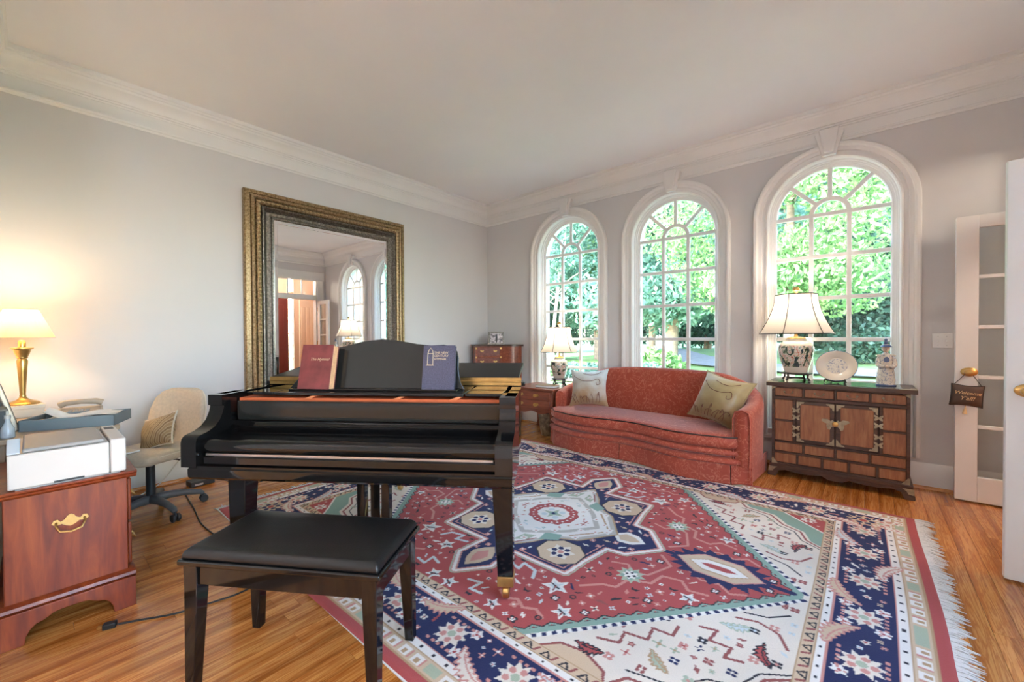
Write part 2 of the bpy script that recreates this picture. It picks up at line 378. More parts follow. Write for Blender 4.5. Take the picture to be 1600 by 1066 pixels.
# crown, frieze and picture rail
def run(name, prof, side, m_='trim_paint', a=None, b_=None):
    """extrude a (distance from wall, z) profile along a wall"""
    mb = MB()
    if side == 'window': mb.prism([(-d, z) for d, z in prof], 0 if a is None else a, RX if b_ is None else b_, 'yz')
    if side == 'left': mb.prism([(d, z) for d, z in prof], BY if a is None else a, 0 if b_ is None else b_, 'xz')
    if side == 'right': mb.prism([(RX-d, z) for d, z in prof], BY if a is None else a, 0 if b_ is None else b_, 'xz')
    if side == 'back': mb.prism([(BY+d, z) for d, z in prof], 0 if a is None else a, RX if b_ is None else b_, 'yz')
    return mb.build(name, m_, smooth=35)
CROWN = [(0,3.09),(.014,3.09),(.016,3.104),(.026,3.106),(.028,3.118),(.040,3.122),(.046,3.14),(.052,3.158),(.066,3.178),(.088,3.196),(.092,3.212),(.102,3.216),(.108,3.230),(.12,3.234),(.12,H),(0,H)]
RAIL = [(0,2.962),(.008,2.962),(.012,2.976),(.022,2.982),(.022,2.992),(.012,2.998),(.012,3.016),(0,3.016)]
k = 1
for sd in ('left', 'window', 'right', 'back'):
    e = struct(run('trim_%d' % k, CROWN, sd)); k += 1
    r = run('picture_rail', RAIL, sd); r.parent = e
    f = run('frieze', [(0, 3.01), (.006, 3.01), (.006, 3.095), (0, 3.095)], sd); f.parent = e
BASE = [(0,0),(.018,0),(.018,.165),(.014,.172),(.012,.19),(.006,.205),(0,.205)]; SHOE = [(.018,0),(.034,0),(.032,.012),(.024,.02),(.018,.022)]
def bboard(name, side, a=None, b_=None):
    e = struct(run(name, BASE, side, a=a, b_=b_)); s_ = run('shoe_moulding', SHOE, side, 'oak_x', a=a, b_=b_); s_.parent = e
bboard('baseboard_window', 'window'); bboard('baseboard_left', 'left'); bboard('baseboard_right', 'right', BY, DY0-.15); bboard('baseboard_back', 'back', 0, OX0-.12)

# ---- windows
def arch_sweep(sec, cx, zb=ZB, n=36):
    """closed (radius, y) section swept up, round the arch and down again"""
    rings = [[(cx-R, y, zb) for R, y in sec]]
    for i in range(n+1):
        a = PI-PI*i/n; rings.append([(cx+R*math.cos(a), y, ZS+R*math.sin(a)) for R, y in sec])
    rings.append([(cx+R, y, zb) for R, y in sec]); return MB().loft(rings)
def make_window(k, cx):
    w = struct(bpy.data.objects.new('window_%d' % k, None)); COL.objects.link(w)
    cas = [(RO-.012,0.0),(RO-.012,-.020),(RO-.004,-.030),(RO+.008,-.030),(RO+.012,-.016),(RO+.040,-.018),(RO+.044,-.026),(RO+.072,-.030),(RO+.076,-.046),(RO+.088,-.056),(RO+.106,-.056),(RO+.115,-.046),(RO+.117,-.02),(RO+.117,0)]
    arch_sweep(cas, cx, .245).build('casing', 'trim_paint', w, smooth=30)
    m = MB(); m.prism([(0,.245),(-.03,.245),(-.034,.27),(-.02,.29),(-.018,.335),(0,.335)], cx-RO-.02, cx+RO+.02, 'yz'); m.build('sill', 'trim_paint', w, smooth=30)
    jamb = [(RO+.001,-.005),(RO-.012,-.005),(RO-.012,.035),(RO-.022,.04),(RO-.022,.058),(RO-.034,.062),(RO-.034,.08),(RO-.046,.084),(RO-.046,.20),(RO+.001,.20)]
    arch_sweep(jamb, cx).build('jamb', 'window_paint', w, smooth=30)
    sash = [(RO-.045,.088),(RG+.008,.088),(RG,.096),(RG,.128),(RO-.045,.128)]
    arch_sweep(sash, cx).build('sash', 'window_paint', w, smooth=30)
    zbot = ZS-5*ROW; box('bottom_rail', 'window_paint', w, cx-RG, cx+RG, .088, .128, ZB, zbot, .004)
    mw = .018
    hb = box('muntin', 'window_paint', w, cx-RG, cx+RG, .09, .124, ZS-mw, ZS+mw, .005)
    for r in range(1, 5): share(hb, 'muntin', w, (0, 0, -r*ROW))
    vb = box('muntin', 'window_paint', w, cx-RG/3-mw, cx-RG/3+mw, .0902, .1238, zbot, ZS, .005); share(vb, 'muntin', w, (2*RG/3, 0, 0))
    ri = RG/3; m = MB(); rings = []
    for i in range(17):
        a = PI-PI*i/16; rings.append([(cx+R*math.cos(a), y, ZS+R*math.sin(a)) for R, y in ((ri-mw,.0904),(ri-mw,.1236),(ri+mw,.1236),(ri+mw,.0904))])
    m.loft(rings).build('muntin', 'window_paint', w, smooth=30)
    for a in (PI/4, PI/2, 3*PI/4):
        ca, sa = math.cos(a), math.sin(a); n_ = (-sa, ca)
        q = [(cx+R*ca+s_*mw*n_[0], ZS+R*sa+s_*mw*n_[1]) for R, s_ in ((ri,-1),(RG+.01,-1),(RG+.01,1),(ri,1))]
        MB().prism(q, .0906, .1234, 'xz').build('muntin', 'window_paint', w, bevel=.005)
    pw = 2*RG/3
    p0 = box('pane', 'pane_glass', w, cx-pw/2, cx+pw/2, .105, .109, ZS-ROW, ZS)
    for r in range(5):
        for c in (-1, 0, 1):
            if (r, c) != (0, 0): share(p0, 'pane', w, (c*pw, 0, -r*ROW))
    arcs = [(ri, RG, PI*j/4, PI*(j+1)/4) for j in range(4)]
    for (a_, b_, t0, t1) in arcs:
        pts = [(cx+b_*math.cos(t0+(t1-t0)*i/6), ZS+b_*math.sin(t0+(t1-t0)*i/6)) for i in range(7)] + [(cx+a_*math.cos(t1-(t1-t0)*i/6), ZS+a_*math.sin(t1-(t1-t0)*i/6)) for i in range(7)]
        MB().prism(pts, .105, .109, 'xz').build('pane', 'pane_glass', w)
    MB().prism([(cx+ri*math.cos(PI*i/12), ZS+ri*math.sin(PI*i/12)) for i in range(13)], .105, .109, 'xz').build('pane', 'pane_glass', w)
    m = MB(); m.prism([(cx-.05,2.845),(cx+.05,2.845),(cx+.105,3.05),(cx-.105,3.05)], 0, -.066, 'xz')
    ky = m.build('keystone', 'trim_paint', w, bevel=.004)
    MB().prism([(cx-.034,2.862),(cx+.034,2.862),(cx+.075,3.075),(cx-.075,3.075)], -.066, -.092, 'xz').build('keystone_face', 'trim_paint', ky, bevel=.008)
for k, cx in enumerate(WCX): make_window(k+1, cx)

# ---- floor: oak strips running to the window wall
floor = struct(B(-.1, RX+.1, BY-.1, .1, -.08, -.006).build('floor', 'grout'))
PWD = .0826; LENS = [.62, .85, 1.1, 1.38, 1.7]; pm = {}
def plank_mesh(L):
    L = round(L, 3)
    if L not in pm: pm[L] = B(.0007, PWD-.0007, .0008, L-.0008, -.006, 0).mesh('plank', 'oak_plank')
    return pm[L]
rest = MB(); rs = random.Random(3); planks = 0
for c in range(int(RX/PWD)+1):
    x = c*PWD; y = BY - rs.random()*.5
    while y < 0:
        L = rs.choice(LENS); 
        if y < BY: L = max(.3, L-(BY-y)); y = BY; L = round(L/.1)*.1
        if y+L > -.12: L = -y
        hidden = x > 1.02 and x+PWD < 4.76 and y > -3.79 and y+L < -.9
        behind = y+L < -4.3 and x > 3.6
        if hidden or behind or planks >= 298: rest.box(x+.0007, x+PWD-.0007, y+.0008, y+L-.0008, -.006, 0)
        else:
            o = bpy.data.objects.new('plank', plank_mesh(L)); COL.objects.link(o); o.parent = floor; o.location = (x, y, 0); planks += 1
        y += L
ro = rest.build('plank_fill', 'oak_plank', floor); ro['kind'] = 'stuff'

# ---- doorway casing and transom in the right wall
fr = struct(bpy.data.objects.new('trim_5', None)); COL.objects.link(fr)
def casing_bar(name, y0, y1, z0, z1): return box(name, 'trim_paint', fr, RX-.03, RX+.0, y0, y1, z0, z1, .006)
casing_bar('casing', DY0-.15, DY0, 0, TZ1-.001); casing_bar('casing', DY1, DY1+.15, 0, TZ1-.001); casing_bar('casing_head', DY0-.17, DY1+.17, TZ1, TZ1+.20)
box('jamb', 'trim_paint', fr, RX, RX+.15, DY0, DY0+.02, 0, TZ1); box('jamb', 'trim_paint', fr, RX, RX+.15, DY1-.02, DY1, 0, TZ1); box('head_jamb', 'trim_paint', fr, RX, RX+.15, DY0, DY1, TZ1, TZ1+.02)
box('transom_bar', 'trim_paint', fr, RX-.02, RX+.15, DY0+.02, DY1-.02, DZ, TZ0, .005)
w4 = (DY1-DY0-.04)/4
for i in range(4):
    y = DY0+.02+i*w4; p = box('pane', 'pane_glass', fr, RX+.06, RX+.064, y, y+w4, TZ0, TZ1)
    if i: box('muntin', 'trim_paint', fr, RX+.045, RX+.08, y-.012, y+.012, TZ0, TZ1, .003)
# French door leaves, both swung into the room
def leaf(name, hinge_y, W_):
    d = struct(bpy.data.objects.new(name, None)); COL.objects.link(d); d.location = (RX-.035, hinge_y, .012)
    T_, HT = .042, 2.10
    # local: x from hinge (0) to -W_, thickness y 0..T_
    st = box('stile', 'trim_paint', d, -W_, -W_+.115, 0, T_, 0, HT, .003); share(st, 'stile', d, (W_-.115, 0, 0))
    box('bottom_rail', 'trim_paint', d, -W_+.115, -.115, 0, T_, 0, .185, .003); box('top_rail', 'trim_paint', d, -W_+.115, -.115, 0, T_, 2.01, HT, .003)
    zs = [.185, .552, .918, 1.285, 1.652, 2.01]
    for i in range(5):
        box('pane', 'pane_glass', d, -W_+.115, -.115, T_/2-.002, T_/2+.002, zs[i], zs[i+1])
        if i: box('muntin', 'trim_paint', d, -W_+.115, -.115, .004, T_-.004, zs[i]-.013, zs[i]+.013, .004)
    for s_ in (-1, 1):
        yk = 0 if s_ < 0 else T_
        m = MB(); T = Matrix.Translation((-W_+.070, yk, .955)) @ Matrix.Rotation(PI/2*(1 if s_ < 0 else -1), 4, 'X')
        m.lathe([(.03,-.001),(.045,0),(.045,.006),(.038,.01),(.014,.014),(.012,.03),(.026,.036),(.034,.05),(.032,.064),(.018,.072),(.001,.073)], 20, (0,0,0), 1.0, .72, T)
        m.build('knob', 'brass', d, smooth=40)
    return d
dfar = leaf('door_1', -.205, .531)
dnear = leaf('door_2', -1.475-.042, .503)
for zz in (.25, 1.05, 1.85):
    for d in (dfar, dnear): B(-.006, .03, -.004, .05, zz, zz+.09).build('hinge', 'brass', d, bevel=.002)

for k, (a, b_) in enumerate(FILL_WIN):  # added side windows, daylight fill from the right
    w = struct(bpy.data.objects.new('window_%d' % (k+5), None)); COL.objects.link(w); ym = (a+b_)/2; zr = (SZ1-SZ0)/4
    for j in range(2):
        for i in range(4): box('pane', 'pane_glass', w, RX+.07, RX+.074, a+j*(b_-a)/2, a+(j+1)*(b_-a)/2, SZ0+i*zr, SZ0+(i+1)*zr)
    for i in range(1, 4): box('muntin', 'window_paint', w, RX+.055, RX+.09, a, b_, SZ0+i*zr-.016, SZ0+i*zr+.016)
    box('muntin', 'window_paint', w, RX+.056, RX+.089, ym-.018, ym+.018, SZ0, SZ1)
    for y in (a-.10, b_): box('casing', 'trim_paint', w, RX-.025, RX, y, y+.10, SZ0-.1, SZ1, .005)
    box('casing_head', 'trim_paint', w, RX-.03, RX, a-.10, b_+.10, SZ1, SZ1+.12, .005); box('sill', 'trim_paint', w, RX-.05, RX+.05, a-.10, b_+.10, SZ0-.03, SZ0, .005)
# ---- entrance hall seen in the mirror
HX = 7.45
struct(B(RX+.15, HX+.1, -2.1, 1.9, -.08, 0).build('floor_hall', 'oak_x'))
struct(B(RX+.15, HX+.1, -2.1, 1.9, 3.5, 3.6).build('ceiling_hall', 'ceiling_paint'))
m = MB(); m.box(HX, HX+.12, -2.1, -.16, 0, 3.5); m.box(HX, HX+.12, -.03, 1.9, 0, 3.5); m.box(HX, HX+.12, -.16, -.03, 0, .35); m.box(HX, HX+.12, -.16, -.03, 2.35, 2.48); m.box(HX, HX+.12, -.16, -.03, 3.1, 3.5)
struct(m.build('wall_hall', 'hall_paint'))
struct(B(RX+.15, HX, 1.9, 2.0, 0, 3.5).build('wall_hall_end', 'hall_paint')); struct(B(RX+.15, HX, -2.2, -2.1, 0, 3.5).build('wall_hall_side', 'hall_paint'))
struct(B(RX+.15, RX+.3, 0, 1.9, 0, 3.5).build('wall_hall_return', 'hall_paint'))
sd = struct(bpy.data.objects.new('window_4', None)); COL.objects.link(sd)
for i in range(6): box('pane', 'pane_glass', sd, HX+.05, HX+.054, -.16, -.03, .35+i*.333, .35+(i+1)*.333)
for i in range(1, 6): box('muntin', 'trim_paint', sd, HX+.03, HX+.075, -.16, -.03, .35+i*.333-.012, .35+i*.333+.012)
box('pane', 'pane_glass', sd, HX+.05, HX+.054, -.16, -.03, 2.48, 3.1)
for y in (-.18, -.03): box('casing', 'cream_door_paint', sd, HX-.02, HX, y, y+.02, .35, 3.1)
rd = struct(bpy.data.objects.new('door_3', None)); COL.objects.link(rd); rd.location = (HX-.05, -.19, .01)
B(0, .045, -.9, 0, 0, 2.28).build('slab', 'red_door_paint', rd, bevel=.004)
for y in (-.80, -.40):
    for z0, z1 in ((.2, .95), (1.1, 2.1)): B(-.012, 0, y, y+.30, z0, z1).build('panel', 'red_door_paint', rd, bevel=.01)
cdr = struct(bpy.data.objects.new('door_4', None)); COL.objects.link(cdr); cdr.location = (HX-.04, .64, .01); cdr.rotation_euler = (0, 0, math.radians(-14))
B(-.045, 0, -.62, 0, 0, 2.24).build('slab', 'cream_door_paint', cdr, bevel=.004)
for i in range(4): B(-.057, -.045, -.58+i*.14, -.58+i*.14+.11, .2, 2.05).build('panel', 'cream_door_paint', cdr, bevel=.01)
hl = bpy.data.lights.new('hall_fill_bulb', 'POINT'); hl.energy = HALL_W; hl.color = (1, .86, .7); hl.shadow_soft_size = .12
hp = thing('hall_fill_globe', 'added white globe fill light hanging unseen in the entrance hall', 'pendant', (6.55, -.9, 2.86))  # globe added to light the hall, itself out of view
MB().ball((0, 0, 0), .13, seg=20, rings=12).build('globe', 'lit_diffuser', hp, smooth=60); MB().tube([(0,0,.12),(0,0,.64)], .008).build('rod', 'brass', hp)
ho = bpy.data.objects.new('hall_fill_light', hl); COL.objects.link(ho); ho.parent = hp; ho.location = (0, 0, -.2)

# ---- adjoining room added behind the photographer to send in fill light
AY = -8.2
struct(B(.6, 7.2, AY, BY-.15, -.08, 0).build('floor_den', 'oak_x')); struct(B(.6, 7.2, AY-.2, BY-.15, H, H+.12).build('ceiling_den', 'ceiling_paint'))
struct(B(.5, .6, AY, BY-.15, 0, H).build('wall_den_left', 'wall_paint')); struct(B(7.2, 7.3, AY, BY-.15, 0, H).build('wall_den_right', 'wall_paint'))
struct(B(.5, 7.3, AY-.2, AY, 0, H).build('wall_den', 'wall_paint'))
def fill_lamp(x, y, label):  # lamps added out of view to brighten the main room
    t = thing('fill_lamp', label, 'fill light', (x, y, 0))
    MB().lathe([(.15, 0), (.155, .01), (.14, .025), (.03, .035), (.02, .05)], 28).build('base', 'brass', t, smooth=40)
    MB().tube([(0, 0, .03), (0, 0, 1.54)], .012, 10).build('pole', 'brass', t, smooth=50)
    MB().ball((0, 0, 1.8), .27, seg=28, rings=18).build('globe', 'lit_diffuser', t, smooth=60)
    l = bpy.data.lights.new('fill_lamp_light', 'POINT'); l.energy = FILL_W; l.color = (.90, .95, 1); l.shadow_soft_size = .28
    lo = bpy.data.objects.new('fill_lamp_light', l); COL.objects.link(lo); lo.parent = t; lo.location = (0, 0, 1.8)
fill_lamp(1.25, -6.0, 'added white globe fill lamp left of the opening in the room behind the camera')
fill_lamp(6.55, -6.0, 'added white globe fill lamp right of the opening in the room behind the camera')
for k, cx in enumerate(WCX):      # light sampling guides in the window openings
    pl_ = bpy.data.lights.new('window_portal', 'AREA'); pl_.shape = 'RECTANGLE'; pl_.size = .96; pl_.size_y = 2.55; pl_.cycles.is_portal = True
    po = bpy.data.objects.new('window_portal', pl_); COL.objects.link(po); po.location = (cx, .24, 1.6); po.rotation_euler = (-PI/2, 0, 0)
for a, b_ in FILL_WIN:
    pl_ = bpy.data.lights.new('window_portal', 'AREA'); pl_.shape = 'RECTANGLE'; pl_.size = SZ1-SZ0; pl_.size_y = b_-a; pl_.cycles.is_portal = True
    po = bpy.data.objects.new('window_portal', pl_); COL.objects.link(po); po.location = (RX+.2, (a+b_)/2, (SZ0+SZ1)/2); po.rotation_euler = (0, PI/2, 0)

# ================================================================== RUG
RCX, RCY, HXR, HYR, RZ = 2.901, -2.35, 1.905, 1.495, .012
PAL = {k: np.array(lin(v)) for k, v in dict(red='#ad4b49', red2='#a24643', navy='#141f50', ivory='#e0d6c8', white='#e6e2dc', beige='#cdb497', tan='#b3936f', teal='#86a496', sage='#a9b49c', pale='#c6d0d2', grey='#b9b3a8', brown='#94504c', black='#26242e', rose='#c98a80').items()}
def rug_pattern(cell):
    nx, ny = int(HXR/cell)+1, int(HYR/cell)+1
    xs = np.linspace(0, HXR, nx); ys = np.linspace(0, HYR, ny)
    X, Y = np.meshgrid(xs, ys); img = np.zeros((ny, nx, 3)); rng = np.random.default_rng(5)
    def sub(x0, x1, y0, y1):
        i0, i1 = max(0, int((x0)/HXR*(nx-1))-1), min(nx, int(x1/HXR*(nx-1))+3); j0, j1 = max(0, int(y0/HYR*(ny-1))-1), min(ny, int(y1/HYR*(ny-1))+3)
        return slice(j0, j1), slice(i0, i1)
    def poly(pts, col, clip=None):
        p = np.array(pts); sl = sub(p[:, 0].min(), p[:, 0].max(), p[:, 1].min(), p[:, 1].max()); x, y = X[sl], Y[sl]
        if x.size == 0: return
        c = np.zeros(x.shape, bool); n = len(p)
        for i in range(n):
            (xa, ya), (xb, yb) = p[i], p[(i+1) % n]
            if ya == yb: continue
            c ^= ((ya > y) != (yb > y)) & (x < (xb-xa)*(y-ya)/(yb-ya)+xa)
        if clip is not None: c &= clip[sl]
        img[sl][c] = PAL[col]
    def line(pts, w, col, close=False, dash=None, clip=None):
        p = [np.array(q) for q in pts]
        if close: p.append(p[0])
        acc = 0
        for a, b_ in zip(p[:-1], p[1:]):
            sl = sub(min(a[0], b_[0])-w, max(a[0], b_[0])+w, min(a[1], b_[1])-w, max(a[1], b_[1])+w); x, y = X[sl], Y[sl]
            if x.size == 0: continue
            d = b_-a; L = max(1e-9, np.hypot(*d)); t = ((x-a[0])*d[0]+(y-a[1])*d[1])/L; tc = np.clip(t, 0, L)
            dist = np.hypot(x-a[0]-d[0]*tc/L, y-a[1]-d[1]*tc/L); c = dist < w/2
            if dash: c &= ((acc+tc) % dash) < dash*.5
            if clip is not None: c &= clip[sl]
            img[sl][c] = PAL[col]; acc += L
    def disc(x, y, r, col, clip=None): poly([(x+r*math.cos(2*PI*i/10), y+r*math.sin(2*PI*i/10)) for i in range(10)], col, clip)
    def flower(x, y, r, c1, c2, c3, n=8):
        poly([(x+r*(1.25 if i % 2 else .8)*math.cos(PI*i/n+.2), y+r*(1.25 if i % 2 else .8)*math.sin(PI*i/n+.2)) for i in range(2*n)], c1)
        for i in range(n//2): disc(x+r*.6*math.cos(2*PI*i*2/n), y+r*.6*math.sin(2*PI*i*2/n), r*.24, c2)
        disc(x, y, r*.3, c3)
    def serrated(x, y, ang, L, W, col, edge, n=7, bend=.5):
        up_, dn = [], []
        for i in range(2*n+1):
            t = i/(2*n); cx_ = t*L; cy_ = bend*W*4*t*(1-t)-bend*W; w_ = W*(.25+.75*math.sin(PI*min(1, t*.9+.1)))*(1.15 if i % 2 else .55)
            up_.append((cx_, cy_+w_)); dn.append((cx_-.02, cy_-w_*.55))
        ca, sa = math.cos(ang), math.sin(ang); P = [(x+ca*a-sa*b_, y+sa*a+ca*b_) for a, b_ in up_+dn[::-1]]
        poly(P, col); line(P, .007, edge, True)
        line([(x+ca*t*L-sa*(bend*W*4*t*(1-t)-bend*W), y+sa*t*L+ca*(bend*W*4*t*(1-t)-bend*W)) for t in (.1, .3, .5, .7, .9)], .007, edge)
    def tiny(x, y, r, c1, c2):
        for a, b_ in ((-1,-1),(1,-1),(1,1),(-1,1)): disc(x+a*r*.5, y+b_*r*.5, r*.48, c1)
        disc(x, y, r*.35, c2)
    # --- borders
    dx, dy = HXR-X, HYR-Y; d = np.minimum(dx, dy); t = np.where(dx < dy, Y, X)
    for lim, col in ((9, 'ivory'), (.452, 'tan'), (.447, 'beige'), (.408, 'tan'), (.402, 'white'), (.372, 'rose'), (.366, 'navy'), (.158, 'rose'), (.152, 'white'), (.122, 'tan'), (.117, 'beige'), (.052, 'tan'), (.046, 'red')):
        img[d < lim] = PAL[col]
    m_ = (d > .063) & (d < .106); ph = (t % .40)
    img[m_ & (ph < .075)] = PAL['sage']; bl = m_ & (ph >= .09) & (((ph-.09) % .078) < .05); img[bl] = PAL['white']
    img[bl & (((ph-.09) % .078) > .014) & (((ph-.09) % .078) < .034) & (np.abs(d-.078) < .012)] = PAL['tan']
    img[m_ & (ph >= .09) & (np.abs(((ph-.09) % .078)-.056) < .005)] = PAL['rose']
    for dd, st in ((.137, .075), (.387, .065)): img[(np.abs(d-dd) < .006) & ((t % st) < .014)] = PAL['black']
    g = (d > .412) & (d < .443); tp = (t % .085); half = .5*(1-(d-.412)/.031)*.045
    tri = g & (np.abs(tp-.03) < half+.004); img[tri] = PAL['black']; img[g & (np.abs(tp-.03) < half-.006) & (d > .418)] = PAL['beige']; img[g & (np.abs(tp-.068-(d-.427)*.5) < .006)] = PAL['brown']
    # --- navy main border motifs (two sides)
    def at(side, t_, e): return (HXR-e, t_) if side == 'x' else (t_, HYR-e)
    for side, lim in (('x', HYR), ('y', HXR)):
        base = PI/2 if side == 'x' else 0; step = .345; k_ = 0; tt = .0
        while tt < lim-.14:
            x, y = at(side, tt, .262); flower(x, y, .062, 'ivory', 'rose', 'sage', 10)
            for e in (.20, .325): xx, yy = at(side, tt+.085, e); flower(xx, yy, .026, 'white', 'rose', 'red', 6)
            for e in (.19, .335): a_ = at(side, tt-.07, e); b_ = at(side, tt+.07, e); line([a_, b_], .014, 'rose', dash=.03)
            a_ = at(side, tt+.10, .215 if k_ % 2 else .31)
            if tt+.30 < lim-.12: serrated(a_[0], a_[1], base+(.45 if (k_ % 2) == (side == 'y') else -.45), .20, .045, ['beige', 'ivory', 'pale'][k_ % 3], 'rose')
            tt += step; k_ += 1
    x, y = HXR-.262, HYR-.262; flower(x, y, .075, 'beige', 'navy', 'red', 12)
    # --- ivory field and its scrolls
    fxm, fym = HXR-.452, HYR-.452
    fld = (X < fxm) & (Y < fym)
    poly([(1.453, .62), (1.453, .95), (1.30, 1.043), (.98, 1.043), (1.02, .99), (1.18, .95), (1.26, .84), (1.36, .78), (1.40, .66)], 'teal', fld)
    line([(1.453, .60), (1.38, .66), (1.34, .77), (1.24, .82), (1.16, .93), (1.0, .97), (.95, 1.05)], .013, 'brown', clip=fld); line([(1.453, .575), (1.36, .64), (1.31, .75), (1.22, .79), (1.13, .90), (.98, .94)], .008, 'black', clip=fld)
    poly([(1.453, 1.043), (1.453, .84), (1.38, .90), (1.30, .97), (1.22, 1.043)], 'red', fld); flower(1.36, 1.0, .04, 'white', 'brown', 'red'); line([(1.453, .84), (1.30, .97), (1.22, 1.043)], .012, 'white', clip=fld)
    poly([(.66, 1.043), (.72, .98), (.82, .96), (.92, 1.0), (.94, 1.043)], 'beige', fld); line([(.66, 1.043), (.72, .98), (.82, .96), (.92, 1.0), (.94, 1.043)], .012, 'brown', clip=fld)
    line([(1.12, .52), (1.18, .50), (1.17, .58), (1.25, .57), (1.24, .64), (1.30, .62)], .013, 'brown'); line([(.82, .86), (.90, .83), (.89, .76), (.98, .74), (.97, .66), (1.05, .65), (1.05, .58)], .013, 'brown')
    line([(1.24, .30), (1.33, .27), (1.40, .20)], .009, 'black'); line([(1.22, .36), (1.30, .33), (1.38, .36), (1.42, .44)], .012, 'brown')
    serrated(1.02, .80, .6, .10, .03, 'sage', 'tan', 5, .2); serrated(1.20, .44, -.5, .11, .03, 'pale', 'sage', 5, .2); serrated(.78, .94, -.2, .1, .035, 'red', 'black', 5, .2); serrated(1.33, .48, 1.2, .12, .03, 'red', 'black', 5, .6)
    serrated(1.36, .06, 1.4, .1, .028, 'rose', 'brown', 5, .2)
    for x, y, c1, c2 in ((1.10,.68,'rose','red'),(1.20,.70,'brown','rose'),(.90,.92,'rose','white'),(1.02,.90,'brown','ivory'),(1.30,.40,'black','pale'),(1.15,.60,'black','white'),(1.36,.33,'rose','ivory'),(1.25,.22,'sage','tan'),(1.41,.14,'brown','rose'),(.99,.56,'black','sage'),(.86,.72,'brown','rose'),(1.06,.49,'rose','brown'),(1.40,.55,'black','rose'),(.70,.90,'brown','tan'),(1.10,.78,'navy','white'),(1.28,.70,'navy','ivory'),(1.33,.58,'rose','ivory'),(1.17,.84,'sage','rose')):
        tiny(x, y, .019, c1, c2)
    # --- red lozenge
    A, Bc = (1.40, 0), (.53, fym); R_ = [(0, 0), A, Bc, (0, fym)]
    def off(o): n_ = np.array([Bc[1]-A[1], A[0]-Bc[0]]); n_ = n_/np.hypot(*n_); return (A[0]+n_[0]*o, A[1]+n_[1]*o), (Bc[0]+n_[0]*o, Bc[1]+n_[1]*o)
    for o, w_, col in ((.046, .022, 'white'), (.018, .032, 'teal'), (.0, .008, 'black')): a_, b_ = off(o); line([a_, b_], w_, col, clip=fld)
    a_, b_ = off(.046); line([a_, b_], .020, 'navy', dash=.044, clip=fld)
    poly(R_, 'red', fld)
    a_, b_ = off(.0); n = 34; zz = []
    nv = np.array([Bc[1]-A[1], A[0]-Bc[0]]); nv = nv/np.hypot(*nv)
    for i in range(n+1):
        q_ = np.array(a_)+(np.array(b_)-np.array(a_))*i/n + nv*(.011 if i % 2 else -.011); zz.append(tuple(q_))
    line(zz, .009, 'teal', clip=fld); line([tuple(np.array(p)-nv*.009) for p in zz], .006, 'black', clip=fld)
    # vines and flowers on the red
    line([(.58, .60), (.66, .52), (.72, .50), (.74, .40), (.84, .36), (.86, .26), (.95, .24), (1.0, .30), (1.08, .28)], .016, 'rose'); line([(.60, .30), (.68, .27), (.72, .33), (.80, .30), (.86, .14), (.78, .06)], .014, 'rose')
    zig = [(.30+.055*i, .88-.0*i+(.03 if i % 2 else 0)) for i in range(6)]; line(zig, .016, 'rose'); line([(.95, .12), (1.02, .17), (1.10, .15), (1.16, .20), (1.22, .16)], .014, 'rose')
    flower(.73, .355, .062, 'sage', 'teal', 'white', 10); flower(.73, .355, .034, 'white', 'black', 'white', 8)
    for x, y, r, a in ((.49, .68, .075, .8), (.06, 1.0, .05, 0), (.24, .76, .06, 1.2), (1.02, .36, .05, .4), (.62, .82, .055, -.6), (.34, .98, .045, .2)):
        poly([(x+r*(1 if i % 2 else .45)*math.cos(a+2*PI*i/10), y+r*(1 if i % 2 else .45)*math.sin(a+2*PI*i/10)) for i in range(10)], 'white'); poly([(x+.6*r*(1 if i % 2 else .4)*math.cos(a+2*PI*i/10), y+.6*r*(1 if i % 2 else .4)*math.sin(a+2*PI*i/10)) for i in range(10)], 'pale')
        line([(x-.4*r, y-.1*r), (x+.3*r, y+.15*r)], .010, 'black'); line([(x, y), (x+.1*r, y+.5*r)], .008, 'brown')
    line([(.12, .92), (.19, .90), (.18, .97), (.25, .96)], .016, 'pale'); line([(.17, .66), (.25, .68), (.24, .62), (.33, .64), (.36, .70)], .018, 'pale')
    for x, y in ((.15,.80),(.22,.60),(.30,.84),(.40,.80),(.42,.92),(.56,.92),(.60,.70),(.66,.64),(.80,.46),(.88,.50),(.90,.40),(.78,.20),(.64,.42),(.92,.06),(.80,.13),(1.18,.10),(1.10,.22),(.54,.76),(.70,.76),(.20,1.0),(.48,1.0),(.68,.20),(.94,.34),(1.30,.05),(.36,.62),(.12,.72)):
        k_ = rng.integers(0, 4)
        if k_ == 0: tiny(x, y, .021, 'black', 'white'); tiny(x, y, .012, 'white', 'navy')
        elif k_ == 1: tiny(x, y, .019, 'rose', 'white')
        elif k_ == 2: disc(x, y, .017, 'black'); disc(x, y, .010, 'red2')
        else: poly([(x-.022, y-.012), (x, y-.003), (x+.022, y-.012), (x+.012, y+.012), (x, y+.006), (x-.012, y+.012)], 'black')
    # pendant lozenge on the long axis
    sp = []
    for i in range(19):
        a = PI*i/18*1.0; r_ = 1.12 if i % 2 else .86; sp.append((1.06+.235*r_*math.cos(a), max(0, .165*r_*math.sin(a))))
    poly([(1.34, 0)]+sp+[(.78, 0)], 'navy'); line([(1.25, .0), (1.39, 0)], .03, 'navy'); line([(.86, 0), (.74, 0)], .03, 'navy')
    for sx_, sy_, col in ((.215, .105, 'rose'), (.205, .098, 'beige'), (.150, .062, 'tan'), (.142, .056, 'white'), (.09, .022, 'red')): poly([(1.06-sx_, 0), (1.06-sx_*.45, sy_), (1.06+sx_*.45, sy_), (1.06+sx_, 0)], col)
    # --- navy medallion
    MED = [(0, .90), (.11, .76), (.095, .555), (.455, .55), (.465, .40), (.50, .185), (.61, .17), (.74, 0)]
    full = MED+[(0, 0)]
